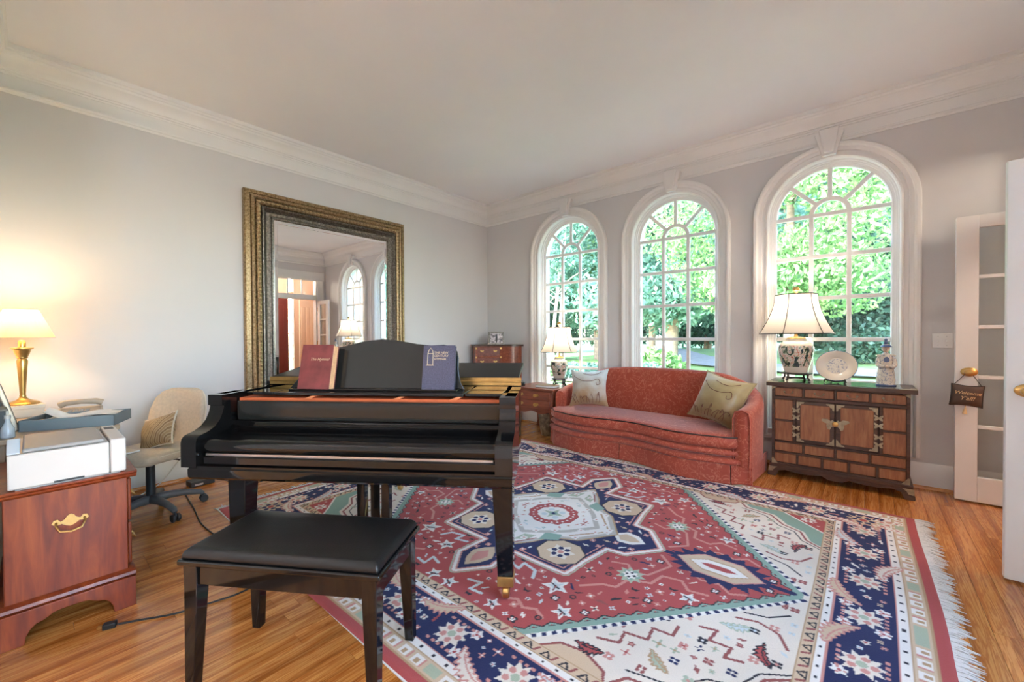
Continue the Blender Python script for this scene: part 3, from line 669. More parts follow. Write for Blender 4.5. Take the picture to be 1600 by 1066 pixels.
    line(MED, .075, 'sage'); line(MED, .058, 'rose'); line(MED, .046, 'white'); poly(full, 'navy'); line(MED, .010, 'rose')
    line([(.13, .53), (.43, .525), (.44, .40), (.478, .17)], .008, 'rose')
    for x, y in ((.05,.60),(.52,.10),(.58,.05),(.46,.20),(.40,.16),(.14,.51),(.05,.50),(.09,.66),(.62,.11)): tiny(x, y, .017, 'rose', 'white')
    poly([(0, .84), (.05, .78), (.075, .70), (.04, .64), (0, .60)], 'beige'); poly([(0, .80), (.03, .75), (.04, .70), (0, .65)], 'rose'); poly([(.66, 0), (.60, .06), (.52, .075), (.48, .03), (.46, 0)], 'white'); poly([(.63, 0), (.58, .035), (.52, .045), (.49, 0)], 'beige')
    ocx, ocy, orr = .325, .395, .135
    oct_ = [(ocx+orr*math.cos(PI/8+PI*i/4)*1.08, ocy+orr*math.sin(PI/8+PI*i/4)) for i in range(8)]
    poly(oct_, 'beige'); line(oct_, .008, 'black', True); flower(ocx, ocy, .068, 'ivory', 'ivory', 'ivory', 6)
    for i in range(6): disc(ocx+.042*math.cos(PI*i/3), ocy+.042*math.sin(PI*i/3), .017, 'navy')
    disc(ocx, ocy, .018, 'rose')
    DI = [(0, .585), (.13, .42), (.19, .30), (.34, .22), (.49, 0)]
    poly(DI+[(0, 0)], 'tan'); poly([(x*.97, y*.97) for x, y in DI]+[(0, 0)], 'grey'); poly([(x*.90, y*.90) for x, y in DI]+[(0, 0)], 'white')
    poly([(.14, .36), (.24, .29), (.22, .22), (.12, .26)], 'teal'); poly([(.02, .46), (.09, .40), (.10, .33), (.03, .36)], 'sage'); line([(.0, .34), (.12, .25), (.22, .16), (.34, .0)], .034, 'grey'); line([(.05, .48), (.12, .36)], .01, 'brown'); line([(.26, .20), (.40, .03)], .012, 'tan')
    for x, y in ((.06,.28),(.15,.20),(.28,.10),(.36,.06),(.06,.40),(.30,.20),(.02,.52),(.42,.02)): tiny(x, y, .020, 'white', 'rose')
    RS = [(.0, .165), (.05, .16), (.075, .135), (.12, .125), (.135, .085), (.165, .06), (.17, 0)]
    poly(RS+[(0, 0)], 'red'); line(RS, .008, 'red2'); poly([(x*.66, y*.66) for x, y in RS]+[(0, 0)], 'white')
    poly([(0, .075), (.02, .02), (.085, 0), (0, 0)], 'sage'); disc(.045, .045, .022, 'pale'); disc(0, 0, .028, 'teal'); disc(0, 0, .014, 'navy')
    for i in range(7): a = PI/2*i/6; disc(.140*math.cos(a), .140*math.sin(a), .008, 'white')
    # --- scatter of small filler motifs wherever a plain patch is left
    fills = {'red': (('white', 'navy'), ('rose', 'white'), ('black', 'red2'), ('pale', 'brown'), ('ivory', 'black')), 'ivory': (('brown', 'rose'), ('sage', 'tan'), ('navy', 'ivory'), ('rose', 'red'), ('pale', 'grey'), ('black', 'sage')), 'navy': (('rose', 'white'), ('ivory', 'red'), ('beige', 'navy'), ('pale', 'rose')), 'white': (('rose', 'brown'), ('teal', 'pale'), ('tan', 'rose'))}
    for k_ in range(11000):
        x, y = rng.random()*(HXR-.03), rng.random()*(HYR-.03); r = .012+.017*rng.random()
        sl = sub(x-r*1.25, x+r*1.25, y-r*1.25, y+r*1.25); p = img[sl].reshape(-1, 3)
        if len(p) < 9 or np.abs(p-p[0]).max() > 1e-6: continue
        nm = [n_ for n_ in fills if np.abs(PAL[n_]-p[0]).max() < 1e-6]
        if not nm or (nm[0] == 'red' and min(HXR-x, HYR-y) < .06): continue
        c1, c2 = fills[nm[0]][rng.integers(len(fills[nm[0]]))]; a = rng.random()*PI; kind = rng.integers(6)
        if kind == 0: tiny(x, y, r*.8, c1, c2)
        elif kind == 1: poly([(x+r*(1 if i % 2 else .5)*math.cos(a+PI*i/5), y+r*(1 if i % 2 else .5)*math.sin(a+PI*i/5)) for i in range(10)], c1); disc(x, y, r*.35, c2)
        elif kind == 2: serrated(x-r*math.cos(a), y-r*math.sin(a), a, r*2, r*.45, c1, c2, 4, .2)
        elif kind == 3: line([(x-r*math.cos(a), y-r*math.sin(a)), (x-.2*r*math.sin(a), y+.4*r), (x+.3*r, y-.3*r), (x+r*math.cos(a), y+r*math.sin(a))], .008, c1)
        elif kind == 4: poly([(x-r*.8, y), (x, y-r*.6), (x+r*.8, y), (x, y+r*.6)], c1); poly([(x-r*.4, y), (x, y-r*.3), (x+r*.4, y), (x, y+r*.3)], c2)
        else: line([(x-r, y), (x+r, y)], .008, c1); line([(x, y-r), (x, y+r)], .008, c1); disc(x, y, r*.35, c2)
    return img
def make_rug():
    cell = .0047; q = rug_pattern(cell); ny, nx, _ = q.shape
    top = np.concatenate([q[:, :0:-1], q], 1); full = np.concatenate([top[:0:-1], top], 0)
    NY, NX, _ = full.shape; xs = np.linspace(-HXR, HXR, NX); ys = np.linspace(-HYR, HYR, NY); X, Y = np.meshgrid(xs, ys)
    rng = np.random.default_rng(2)
    Z = np.full(X.shape, RZ); e = np.minimum(HXR-np.abs(X), HYR-np.abs(Y)); Z -= .006*np.clip(1-e/.012, 0, 1)
    Z += .0012*np.sin(X*7+np.sin(Y*5)*1.2)*np.sin(Y*6+1)
    wob = .010*np.sin(Y*3.1+.6)*np.clip(np.abs(X)-1.3, 0, 1)*1.5; X2 = X+wob; Y2 = Y+.008*np.sin(X*2.3)*np.clip(np.abs(Y)-1, 0, 1)*2
    co = np.stack([X2, Y2, Z], -1).reshape(-1, 3)
    abr = 1+.05*np.sin(X*9+1)*np.sin(X*3.7)+.04*np.sin(Y*11); c = np.clip(full*abr[..., None], 0, 1); c = np.concatenate([c, np.ones((NY, NX, 1))], -1).reshape(-1, 4)
    idx = np.arange(NY*NX).reshape(NY, NX); f = np.stack([idx[:-1, :-1], idx[:-1, 1:], idx[1:, 1:], idx[1:, :-1]], -1).reshape(-1, 4)
    me = bpy.data.meshes.new('pile'); me.vertices.add(len(co)); me.vertices.foreach_set('co', co.ravel()); me.loops.add(f.size); me.loops.foreach_set('vertex_index', f.ravel().astype(np.int32))
    me.polygons.add(len(f)); me.polygons.foreach_set('loop_start', np.arange(0, f.size, 4, dtype=np.int32)); me.update(calc_edges=True)
    at = me.color_attributes.new('pattern', 'FLOAT_COLOR', 'POINT'); at.data.foreach_set('color', c.astype(np.float32).ravel()); me.materials.append(mat('rug_wool'))
    rug = thing('area_rug', 'large red, navy and ivory medallion rug with white fringe on the oak floor', 'rug', (RCX, RCY, .001))
    o = bpy.data.objects.new('pile', me); COL.objects.link(o); o.parent = rug
    m = MB(); m.prism([(-HXR, -HYR), (HXR, -HYR), (HXR, HYR), (-HXR, HYR)], 0, .005); m.build('backing', 'white_fringe', rug)
    fr = MB(); rs = random.Random(9)
    for s_ in (-1, 1):
        y = -HYR
        while y < HYR:
            w_ = .004+.005*rs.random(); L = .045+.05*rs.random(); sk = rs.uniform(-.02, .02); x0 = s_*(HXR-.004); zt = .006
            xm = x0+s_*L*.5; xe = x0+s_*L
            fr.add([(x0, y, zt), (x0, y+w_, zt), (xm, y+w_+sk*.4, zt+.002), (xm, y+sk*.4, zt+.002), (xe, y+w_*.7+sk, .0015), (xe, y+w_*.3+sk, .0015), (x0, y, .001), (x0, y+w_, .001), (xe, y+w_*.5+sk, .0)],
                   [(0, 1, 2, 3), (3, 2, 4, 5), (6, 0, 3, 5, 8), (1, 7, 8, 4, 2)]); y += w_*.95
    fo = fr.build('fringe', 'white_fringe', rug); fo['kind'] = 'stuff'
make_rug()

# ================================================================== GRAND PIANO (x = across the keys, y = depth)
PTH = math.radians(34.9); PZ = .0148
piano = thing('grand_piano', 'polished black baby grand piano with closed fallboard and folded-back lid flap', 'piano', (3.253, -3.264, 0), PTH)
UL, UR = -1.46, .062
def rim_outline(o=0):
    right = [(UR+o, .0), (UR+o, .30), (UR+o-.01, .45)]
    bent = spline([(UR+o-.01, .45, 0), (-.03+o, .62, 0), (-.16+o*.9, .80, 0), (-.30+o*.8, .94, 0), (-.42+o*.8, 1.08, 0), (-.52+o*.8, 1.24, 0), (-.66+o*.6, 1.40+o*.6, 0), (-.90, 1.50+o, 0), (-1.20, 1.47+o, 0), (-1.40-o*.7, 1.34+o*.7, 0), (UL-o, 1.16, 0)], 6)
    return right + [(p.x, p.y) for p in bent[1:]] + [(UL-o, .0)]
outer, inner = rim_outline(), rim_outline(-.05)
n = len(outer)
m = MB(); rings = [[(*p, .66) for p in outer], [(*p, .966) for p in outer], [(*p, .966) for p in inner], [(*p, .66) for p in inner]]
for j in range(4):
    k = (j+1) % 4
    o = len(m.v); m.v += rings[j]+rings[k]; m.f += [(o+i, o+i+1, o+n+i+1, o+n+i) for i in range(n-1)]
m.add([rings[j][0] for j in range(4)], [(0, 1, 2, 3)]); m.add([rings[j][-1] for j in range(4)], [(3, 2, 1, 0)])
m.build('rim', 'piano_black', piano, smooth=35)
MB().prism(inner, .70, .715).build('soundboard', 'plate_bronze', piano)
# keybed with front moulding
MB().prism([(-.205, .628), (-.205, .648), (-.198, .654), (-.198, .662), (.12, .662), (.12, .60), (-.19, .60), (-.203, .612)], UL+.035, UR+.002, 'yz').build('keybed', 'piano_black', piano, smooth=30)
MB().prism([(-.172, .662), (-.178, .668), (-.178, .696), (-.172, .702), (-.13, .702), (-.13, .662)], UL+.072, UR-.075, 'yz').build('key_slip', 'piano_black', piano, smooth=30)
MB().prism([(-.165, .702), (-.150, .702), (-.150, .712), (-.165, .712)], UL+.09, UR-.085, 'yz').build('slip_strip', 'steel', piano)
# closed fallboard: rounded nosing, hinge crease, swept upper leaf
fb = [(-.165, .714), (-.172, .722), (-.176, .74), (-.174, .757), (-.166, .768), (-.15, .775), (-.10, .780), (-.06, .784)]
MB().prism(fb+[(-.06, .714)], UL+.074, UR-.076, 'yz').build('fallboard', 'piano_black', piano, smooth=50)
MB().prism([(-.058, .786), (-.03, .789), (.0, .797), (.022, .812), (.03, .826), (.05, .826), (.05, .775), (-.058, .775)], UL+.074, UR-.076, 'yz').build('fallboard_leaf', 'piano_black', piano, smooth=50)
MB().prism([(.028, .828), (.018, .835), (.014, .86), (.014, .922), (.02, .928), (.045, .928), (.045, .828)], UL+.105, UR-.074, 'yz').build('name_board', 'desk_black', piano, smooth=40)
# cheeks (arms) with the S-curve
arm = [(-.20, .655), (-.20, .765), (-.196, .782), (-.184, .794), (-.165, .800), (-.13, .806), (-.09, .822), (-.06, .848), (-.042, .880), (-.034, .905), (-.034, .912), (-.046, .916), (-.046, .966), (.12, .966), (.12, .655)]
for a, b_ in ((UL-.003, UL+.072), (UR-.072, UR+.003)): MB().prism(arm, a, b_, 'yz').build('arm', 'piano_black', piano, smooth=35)
# inside front: pin block, plate struts, then the music shelf over them
MB().prism([(.06, .86), (.06, .938), (.30, .938), (.30, .86)], UL+.08, UR-.08, 'yz').build('pin_block', 'piano_felt', piano)
for u in (-1.02, -.56, -.27): MB().prism([(u, .938), (u+.035, .938), (u+.065, .952), (u+.04, .952)], .05, .30, 'xz').build('plate_strut', 'plate_bronze', piano)
for a, b_, d0 in ((-1.34, -1.195, .06), (-1.19, -.20, .055), (-.195, -.01, .065)): box('music_shelf', 'piano_black', piano, a, b_, d0, .40, .953, .967, .003)
# music desk
dsk = [(-1.20, 0), (-1.16, .05), (-1.135, .12), (-1.128, .17), (-1.12, .205), (-1.08, .222), (-1.0, .222), (-.92, .232), (-.80, .262), (-.70, .272), (-.60, .264), (-.50, .246), (-.42, .238), (-.35, .242), (-.305, .232), (-.275, .205), (-.265, .17), (-.262, .10), (-.25, .04), (-.225, 0)]
T = Matrix.Translation((0, .20, .970)) @ Matrix.Rotation(math.radians(-13), 4, 'X')
md = MB().prism(dsk, 0, .018, 'xz', T).build('music_desk', 'desk_black', piano, bevel=.004)
box('desk_ledge', 'piano_black', md, -1.16, -.25, .13, .21, .967, .976, .003)
# lid, front flap folded back on top of it, brass piano hinge
lid = rim_outline(.018); lid = [(x, max(y, .39)) for x, y in lid if y > .28]; lid = [(UR+.018, .39)]+[p for p in lid if p[1] > .391]+[(UL-.018, .39)]
MB().prism(lid, .967, .990).build('lid', 'piano_black', piano, bevel=.004)
FT = Matrix.Translation((0, .392, 1.006)) @ Matrix.Rotation(math.radians(7.5), 4, 'X')
fl = B(UL+.02, UR-.02, .0, .42, -.011, .011, T=FT).build('lid_flap', 'satin_black', piano, bevel=.004)
box('hinge_leaf', 'brass', piano, UL+.01, UR-.005, .386, .390, .970, .988); box('hinge_leaf', 'brass', piano, UL+.01, UR-.005, .386, .391, .996, 1.014)
MB().tube([(UL+.01, .387, .992), (UR-.005, .387, .992)], .005, 8).build('hinge_knuckle', 'brass', piano, smooth=60)
# legs with brass ferrule and caster
def pleg(u, v, s_, dz=0):
    x0, x1 = (u-.048, u+.048); t0 = .024
    r = [[(x0+(t0 if s_ > 0 else 0), v-.036, .115+dz), (x1-(t0 if s_ < 0 else 0), v-.036, .115+dz), (x1-(t0 if s_ < 0 else 0), v+.036, .115+dz), (x0+(t0 if s_ > 0 else 0), v+.036, .115+dz)],
         [(x0, v-.05, .59), (x1, v-.05, .59), (x1, v+.05, .59), (x0, v+.05, .59)], [(x0, v-.05, .66), (x1, v-.05, .66), (x1, v+.05, .66), (x0, v+.05, .66)]]
    lg = MB().loft(r).build('leg', 'piano_black', piano, bevel=.004)
    cx = u+.012*s_
    box('ferrule', 'brass', lg, cx-.038, cx+.038, v-.038, v+.038, .068+dz, .116+dz, .003)
    Tw = Matrix.Translation((cx, v, .033+dz)) @ Matrix.Rotation(PI/2, 4, 'Y')
    MB().lathe([(.001, -.016), (.028, -.016), (.033, -.011), (.033, .011), (.028, .016), (.001, .016)], 20, T=Tw).build('caster', 'brass', lg, smooth=40)
    MB().lathe([(.010, .04), (.014, .05), (.014, .072)], 12, (cx, v, dz)).build('caster_stem', 'brass', lg, smooth=40)
pleg(-.0, .0, 1, PZ); pleg(-1.33, .02, -1, 0); pleg(-.98, 1.28, -1, PZ)
# pedal lyre
for u in (-.785, -.65): box('lyre_post', 'piano_black', piano, u-.022, u+.022, .17, .215, .16, .61, .004)
box('lyre_back', 'piano_black', piano, -.74, -.69, .19, .20, .16, .61, .002); box('lyre_box', 'piano_black', piano, -.86, -.57, .10, .30, .075, .165, .006)
for u in (-.80, -.717, -.635): MB().prism([(u-.02, -.03), (u-.024, 0), (u-.012, .05), (u-.010, .11), (u+.010, .11), (u+.012, .05), (u+.024, 0), (u+.02, -.03), (u, -.036)], .085, .098).build('pedal', 'brass', piano, bevel=.003)
MB().tube([(-.717, .24, .16), (-.717, .46, .66)], .008).build('lyre_brace', 'brass', piano)
# hymn books on the desk
def book(name, label, u, w_, h_, t_, cover, tilt, pages=True, rz=0):
    o = thing(name, label, 'book'); o.parent = None
    R = Matrix.Translation((3.253, -3.264, 0)) @ Matrix.Rotation(PTH, 4, 'Z') @ Matrix.Translation((u, .178-t_, .9765)) @ Matrix.Rotation(rz, 4, 'Z') @ Matrix.Rotation(math.radians(-13), 4, 'X')
    o.matrix_world = R
    box('front_cover', cover, o, 0, w_, 0, .003, 0, h_, .001); box('back_cover', cover, o, 0, w_, t_-.003, t_, 0, h_, .001)
    box('spine', cover, o, -.003, .002, 0, t_, 0, h_, .0015); box('pages', 'page_block' if pages else 'dark_stand', o, .002, w_-.004, .003, t_-.003, .004, h_-.004)
    return o
rb = book('hymn_book', 'worn maroon book standing on the left of the piano music desk', -1.105, .178, .238, .052, 'maroon_cover', 0, True, math.radians(-3))
text_mesh('The Hymnal', .022, 'gilt_print', rb, 'lettering', Matrix.Translation((.105, -.0002, .152)) @ Matrix.Rotation(PI/2, 4, 'X'), .3, .0003)
bb = book('hymn_book', 'slate blue hymnal with gold arch print on the right of the music desk', -.437, .166, .232, .034, 'navy_cover', 0, False, math.radians(2))
XM = Matrix.Rotation(PI/2, 4, 'X')
for i, s_ in enumerate(('THE NEW', 'CENTURY', 'HYMNAL')): text_mesh(s_, .017, 'gilt_print', bb, 'lettering', Matrix.Translation((.055, -.0002, .186-i*.0165)) @ XM, 0, .0003, 'LEFT')
ar = [(.022, .128), (.022, .188), (.026, .203), (.036, .218), (.046, .203), (.050, .188), (.050, .128)]
m = MB(); P = [(x, -.0008, z) for x, z in ar]; m.tube(P+[P[0]], .0016, 6); m.tube([(.022, -.0008, .188), (.050, -.0008, .188)], .0014, 6); m.tube([(.017, -.0008, .126), (.055, -.0008, .126)], .0022, 6); m.build('arch_emblem', 'gilt_print', bb)

# ================================================================== PIANO BENCH
bn = thing('piano_bench', 'black lacquer piano bench with padded leather seat in front of the piano', 'bench', (2.932, -4.024, 0), math.radians(32.6))
W_, D_ = .754, .371
box('seat_frame', 'piano_black', bn, -W_/2, W_/2, -D_/2, D_/2, .448, .468, .005)
def pad(W, D, z0, h, n_=14):
    m = MB(); rings = []
    prof = [(0, 0), (-.001, .012), (.004, .024), (.014, .033), (.030, .038), (.10, .041)]
    for o_, z in prof: rings.append([(-W/2+o_, -D/2+o_, z0+z*h), (W/2-o_, -D/2+o_, z0+z*h), (W/2-o_, D/2-o_, z0+z*h), (-W/2+o_, D/2-o_, z0+z*h)])
    return m.loft(rings)
pad(W_-.02, D_-.02, .468, 1.0).build('seat_cushion', 'black_leather', bn, smooth=50, bevel=.006, seg=3)
for s_ in (-1, 1):
    box('apron', 'piano_black', bn, -W_/2+.05, W_/2-.05, s_*(D_/2-.03)-.01, s_*(D_/2-.03)+.01, .375, .448, .003); box('apron', 'piano_black', bn, s_*(W_/2-.03)-.01, s_*(W_/2-.03)+.01, -D_/2+.045, D_/2-.045, .375, .448, .003)
for sx in (-1, 1):
    for sy in (-1, 1):
        cx, cy = sx*(W_/2-.042), sy*(D_/2-.038); z0 = .013 if (sx > 0 and sy > 0) else .0
        r = []
        for z, hw, o_ in ((z0, .018, .0), (.36, .026, 0), (.448, .027, 0)): r.append([(cx-hw+sx*(.009 if z < .1 else 0), cy-hw+sy*(.009 if z < .1 else 0), z), (cx+hw+sx*(.009 if z < .1 else 0), cy-hw+sy*(.009 if z < .1 else 0), z), (cx+hw+sx*(.009 if z < .1 else 0), cy+hw+sy*(.009 if z < .1 else 0), z), (cx-hw+sx*(.009 if z < .1 else 0), cy+hw+sy*(.009 if z < .1 else 0), z)])
        MB().loft(r).build('leg', 'piano_black', bn, bevel=.003)

# ================================================================== SOFA
sofa = thing('sofa', 'coral damask camelback sofa with serpentine front and skirt under the middle window', 'sofa', (2.803, -.56, 0), math.radians(-3.6))
SL = 1.04
def sfront(x, extra=0):
    s_ = (x+SL)/(2*SL); b_ = .085*math.sin(2*PI*s_)**2*(1.0 if abs(x) < SL else 0)
    end = .10*smoothstep(.86, 1.0, abs(x)/SL)**1.0
    return -.335-b_+end-extra
def seat_outline(extra=0, n_=48, xl=-SL, xr=SL-.05, yb=.24):
    pts = []
    for i in range(n_+1):
        x = xl+(xr-xl)*i/n_; pts.append((x, sfront(x, extra)))
    return pts+[(xr, yb-.3), (xr-.06, yb), (xl+.10, yb), (xl, yb-.35)]
def cushion_loft(prof, **kw):
    rings = []
    for e, z in prof:
        o = seat_outline(0, **kw); cx = 0; cy = -.05
        rings.append([((x-cx)*(1+e/1.0)+cx, (y-cy)*(1+e/.3)+cy, z) for x, y in o])
    return MB().loft(rings)
cushion_loft([(-.02, .302), (.0, .306), (.008, .33), (.010, .36), (.006, .392), (.0, .404), (-.03, .416), (-.12, .424)]).build('seat_cushion', 'coral_damask', sofa, smooth=60)
# welt along the cushion edge
wl = [(x*1.006, (y+.05)*1.02-.05, .399) for x, y in seat_outline()[:49]]; MB().tube(wl, .006, 6).build('welt', 'dark_stand', sofa, smooth=60)
# two padded bands under the cushion
for z0, z1, e in ((.228, .303, -.004), (.160, .232, .010)):
    zc = (z0+z1)/2; h_ = (z1-z0)/2
    cushion_loft([(e-.05, z0), (e-.012, z0+h_*.22), (e+.012, zc-h_*.35), (e+.016, zc), (e+.010, zc+h_*.45), (e-.012, z1-h_*.18), (e-.05, z1)]).build('padded_band', 'coral_damask', sofa, smooth=60)
# skirt in separate drops with kick pleats
def skirt(x0, x1, n_=16):
    top, bot = [], []
    for i in range(n_+1):
        x = x0+(x1-x0)*i/n_; f = sfront(x); fl_ = .012*(1 if i in (0, n_) else .3)
        top.append((x*1.004, f-.004, .178)); bot.append((x*1.012, f-.012-fl_*.6, .017))
    tb = [(x, y+.012, z) for x, y, z in top]; bb_ = [(x, y+.012, z) for x, y, z in bot]
    rings = [[top[i], bot[i], bb_[i], tb[i]] for i in range(n_+1)]; return MB().loft(rings)
skirt(-SL, -.10, 22).build('skirt', 'coral_damask', sofa, smooth=40); skirt(-.092, .915, 22).build('skirt', 'coral_damask', sofa, smooth=40); skirt(.923, 1.05, 6).build('skirt', 'coral_damask', sofa, smooth=40)
for s_, y0, y1 in ((-1, -.25, .30), (1, -.26, .30)): B(s_*1.04-.006, s_*1.04+.006, y0, y1, .017, .18).build('skirt', 'coral_damask', sofa)
# back and arms as one curved wrap; height rises from the arms to the camelback
path = spline([(-.985, -.155, .60), (-1.00, .02, .645), (-.965, .20, .70), (-.86, .305, .775), (-.66, .345, .855), (-.35, .36, .885), (0, .365, .892), (.35, .36, .89), (.66, .345, .868), (.86, .305, .80), (.965, .20, .735), (1.005, .02, .675), (1.01, -.17, .65), (1.00, -.31, .635)], 6)
def wrap(path, z0, t):
    rings = []
    for i, p in enumerate(path):
        d = (path[min(i+1, len(path)-1)]-path[max(i-1, 0)]); d.z = 0; d.normalize(); nn = Vector((d.y, -d.x, 0))   # toward the seat
        h_ = p.z; ed = min(i, len(path)-1-i); tk = t*(.86 if ed == 0 else 1)
        sec = [(tk*.42, z0), (tk*.50, .42), (tk*.52, h_-.075), (tk*.44, h_-.03), (tk*.24, h_-.006), (0, h_), (-tk*.24, h_-.006), (-tk*.44, h_-.035), (-tk*.50, h_-.09), (-tk*.47, .3), (-tk*.45, z0)]
        rings.append([tuple(Vector((p.x, p.y, 0))+nn*a+Vector((0, 0, z))) for a, z in sec])
    return MB().loft(rings)
wrap(path, .165, .135).build('back_and_arms', 'coral_damask', sofa, smooth=60)
# welts on the arm fronts
e0 = path[-1]; MB().tube([(e0.x-.062, e0.y-.012, .17), (e0.x-.066, e0.y-.012, .42), (e0.x-.066, e0.y-.012, .56), (e0.x-.05, e0.y-.01, .615), (e0.x, e0.y-.008, .632), (e0.x+.05, e0.y-.01, .61), (e0.x+.062, e0.y-.012, .54), (e0.x+.06, e0.y-.012, .17)], .006, 6).build('arm_welt', 'coral_damask', sofa, smooth=60)
for x in (-.9, .9):
    for y in (-.22, .28): B(x-.025, x+.025, y-.025, y+.025, .0, .17).build('leg', 'dark_stand', sofa)

def pillow(name, label, M4, S=.46, puff=.075, m_='silk_blue', pipe=None, swirl=True, cat='pillow', group=None, n_=18):
    o = thing(name, label, cat, group=group); o.matrix_world = M4
    rs = random.Random(len(label)*7); vs, fs = [], []
    def surf(sg):
        base = len(vs)
        for j in range(n_+1):
            for i in range(n_+1):
                a, b_ = 2*i/n_-1, 2*j/n_-1
                e = (1-a*a)*(1-b_*b_); t = puff*1.25*(e**.58)*sg; pin = 1.0
                wr = .006*math.sin(8*a+6*b_+3*a*b_)*e**.5*(1-.5*e)
                vs.append((a*S/2*pin*(1-.15*(1-b_*b_)*(a*a)), b_*S/2*pin*(1-.15*(1-a*a)*(b_*b_)), t+wr*sg))
        for j in range(n_):
            for i in range(n_):
                q_ = (base+j*(n_+1)+i, base+j*(n_+1)+i+1, base+(j+1)*(n_+1)+i+1, base+(j+1)*(n_+1)+i); fs.append(q_ if sg > 0 else q_[::-1])
    surf(1); surf(-1); MB().add(vs, fs).build('cover', m_, o, smooth=80)
    N = n_+1
    ring = [vs[i] for i in range(N)]+[vs[j*N+n_] for j in range(1, N)]+[vs[n_*N+i] for i in range(n_-1, -1, -1)]+[vs[j*N] for j in range(n_-1, 0, -1)]
    if pipe: MB().tube(ring+[ring[0]], .006, 6).build('piping', pipe, o, smooth=60)
    if swirl:
        m = MB()
        def z_at(x, y):
            a, b_ = max(-.99, min(.99, 2*x/S)), max(-.99, min(.99, 2*y/S)); e = (1-a*a)*(1-b_*b_); return puff*1.25*e**.58+.002+.006*math.sin(8*a+6*b_+3*a*b_)*e**.5*(1-.5*e)
        def curve(pts, r): m.tube([(p.x, p.y, z_at(p.x, p.y)) for p in spline([(x, y, 0) for x, y in pts], 6)], r, 5)
        curve([(-.16, .12), (-.06, .05), (.04, .04), (.12, .07), (.14, .02), (.11, .0), (.10, .025)], .0028); curve([(-.05, .14), (.03, .12), (.10, .13), (.15, .17)], .0026)
        for k_ in range(9):
            x0 = -.15+.036*k_; c_ = rs.uniform(-1, 1)*.05; h_ = rs.uniform(.05, .12); curve([(x0*.9, -.19), (x0+c_*.3, -.15), (x0+c_, -.19+h_), (x0+c_*1.6, -.19+h_*.9), (x0+c_*1.4, -.19+h_*.7)], .0024)
        m.build('embroidery', 'embroidery', o, smooth=60)
    return o
plain('embroidery', (118, 70, 56), .6)
def Mrot(loc, rz, tilt, roll=0): return Matrix.Translation(loc) @ Matrix.Rotation(rz, 4, 'Z') @ Matrix.Rotation(PI/2-tilt, 4, 'X') @ Matrix.Rotation(roll, 4, 'Z')
pillow('throw_pillow', 'pale blue silk pillow with brown swirls at the left end of the sofa', Mrot((2.13, -.53, .65), math.radians(18), math.radians(22), math.radians(3)), .45, .105, 'silk_blue', None)
pillow('throw_pillow', 'gold silk pillow with brown swirls leaning on the right sofa arm', Mrot((3.535, -.59, .655), math.radians(-12), math.radians(25), math.radians(-12)), .47, .11, 'silk_gold', 'silk_gold')

# ================================================================== KOREAN-STYLE CHEST
ch = thing('antique_chest', 'dark wooden antique chest with small drawers and brass butterfly hinges under the right window', 'chest', (4.358, -.235, 0), 0)
CW, CF, CBk = .445, -.175, .185         # half width, front y, back y
box('carcass', 'walnut_dark', ch, -CW, CW, CF+.012, CBk, .11, .80, .003)
tp = box('top', 'walnut_dark', ch, -.482, .482, -.228, .20, .80, .832, .004)
box('inlay', 'desk_black', tp, -.40, .40, -.19, .17, .8322, .8335)
for s_ in (-1, 1): MB().prism([(s_*.482, -.228), (s_*.38, -.228), (s_*.40, -.19), (s_*.44, -.17), (s_*.45, -.13), (s_*.482, -.11)], .8321, .8345).build('corner_plate', 'pale_brass', tp)
def rail(x0, x1, z0, z1): box('frame_rail', 'walnut_dark', ch, x0, x1, CF-.008, CF+.014, z0, z1, .003)
for z in (.785, .683, .302, .210, .110): rail(-CW, CW, z, z+.015+(.01 if z == .683 else 0))
for x in (-CW, CW-.022): rail(x, x+.022, .110, .80)
def front(name, x0, x1, z0, z1, knob=False):
    o = box(name, 'elm_panel', ch, x0, x1, CF-.002, CF+.012, z0, z1, .004)
    if knob:
        xc = (x0+x1)/2; zc = (z0+z1)/2
        MB().tube([(xc-.03, CF-.006, zc+.004), (xc-.03, CF-.016, zc-.004), (xc-.015, CF-.02, zc-.014), (xc+.015, CF-.02, zc-.014), (xc+.03, CF-.016, zc-.004), (xc+.03, CF-.006, zc+.004)], .0035, 6).build('pull', 'pale_brass', o, smooth=60)
        for s_ in (-1, 1): MB().lathe([(.001, 0), (.008, 0), (.006, .005), (.001, .006)][::-1], 8, T=Matrix.Translation((xc+s_*.03, CF-.002, zc+.004)) @ Matrix.Rotation(PI/2, 4, 'X')).build('rosette', 'pale_brass', o)
    return o
def row(name, n_, z0, z1, knob=False, gap=.016):
    w_ = (2*CW-.044-gap*(n_-1))/n_
    for i in range(n_):
        x = -CW+.022+i*(w_+gap); front(name, x, x+w_, z0, z1, knob)
        if i: rail(x-gap, x, z0-.006, z1+.006)
row('drawer', 4, .712, .782, True); row('panel', 4, .228, .300); row('panel', 5, .128, .207)
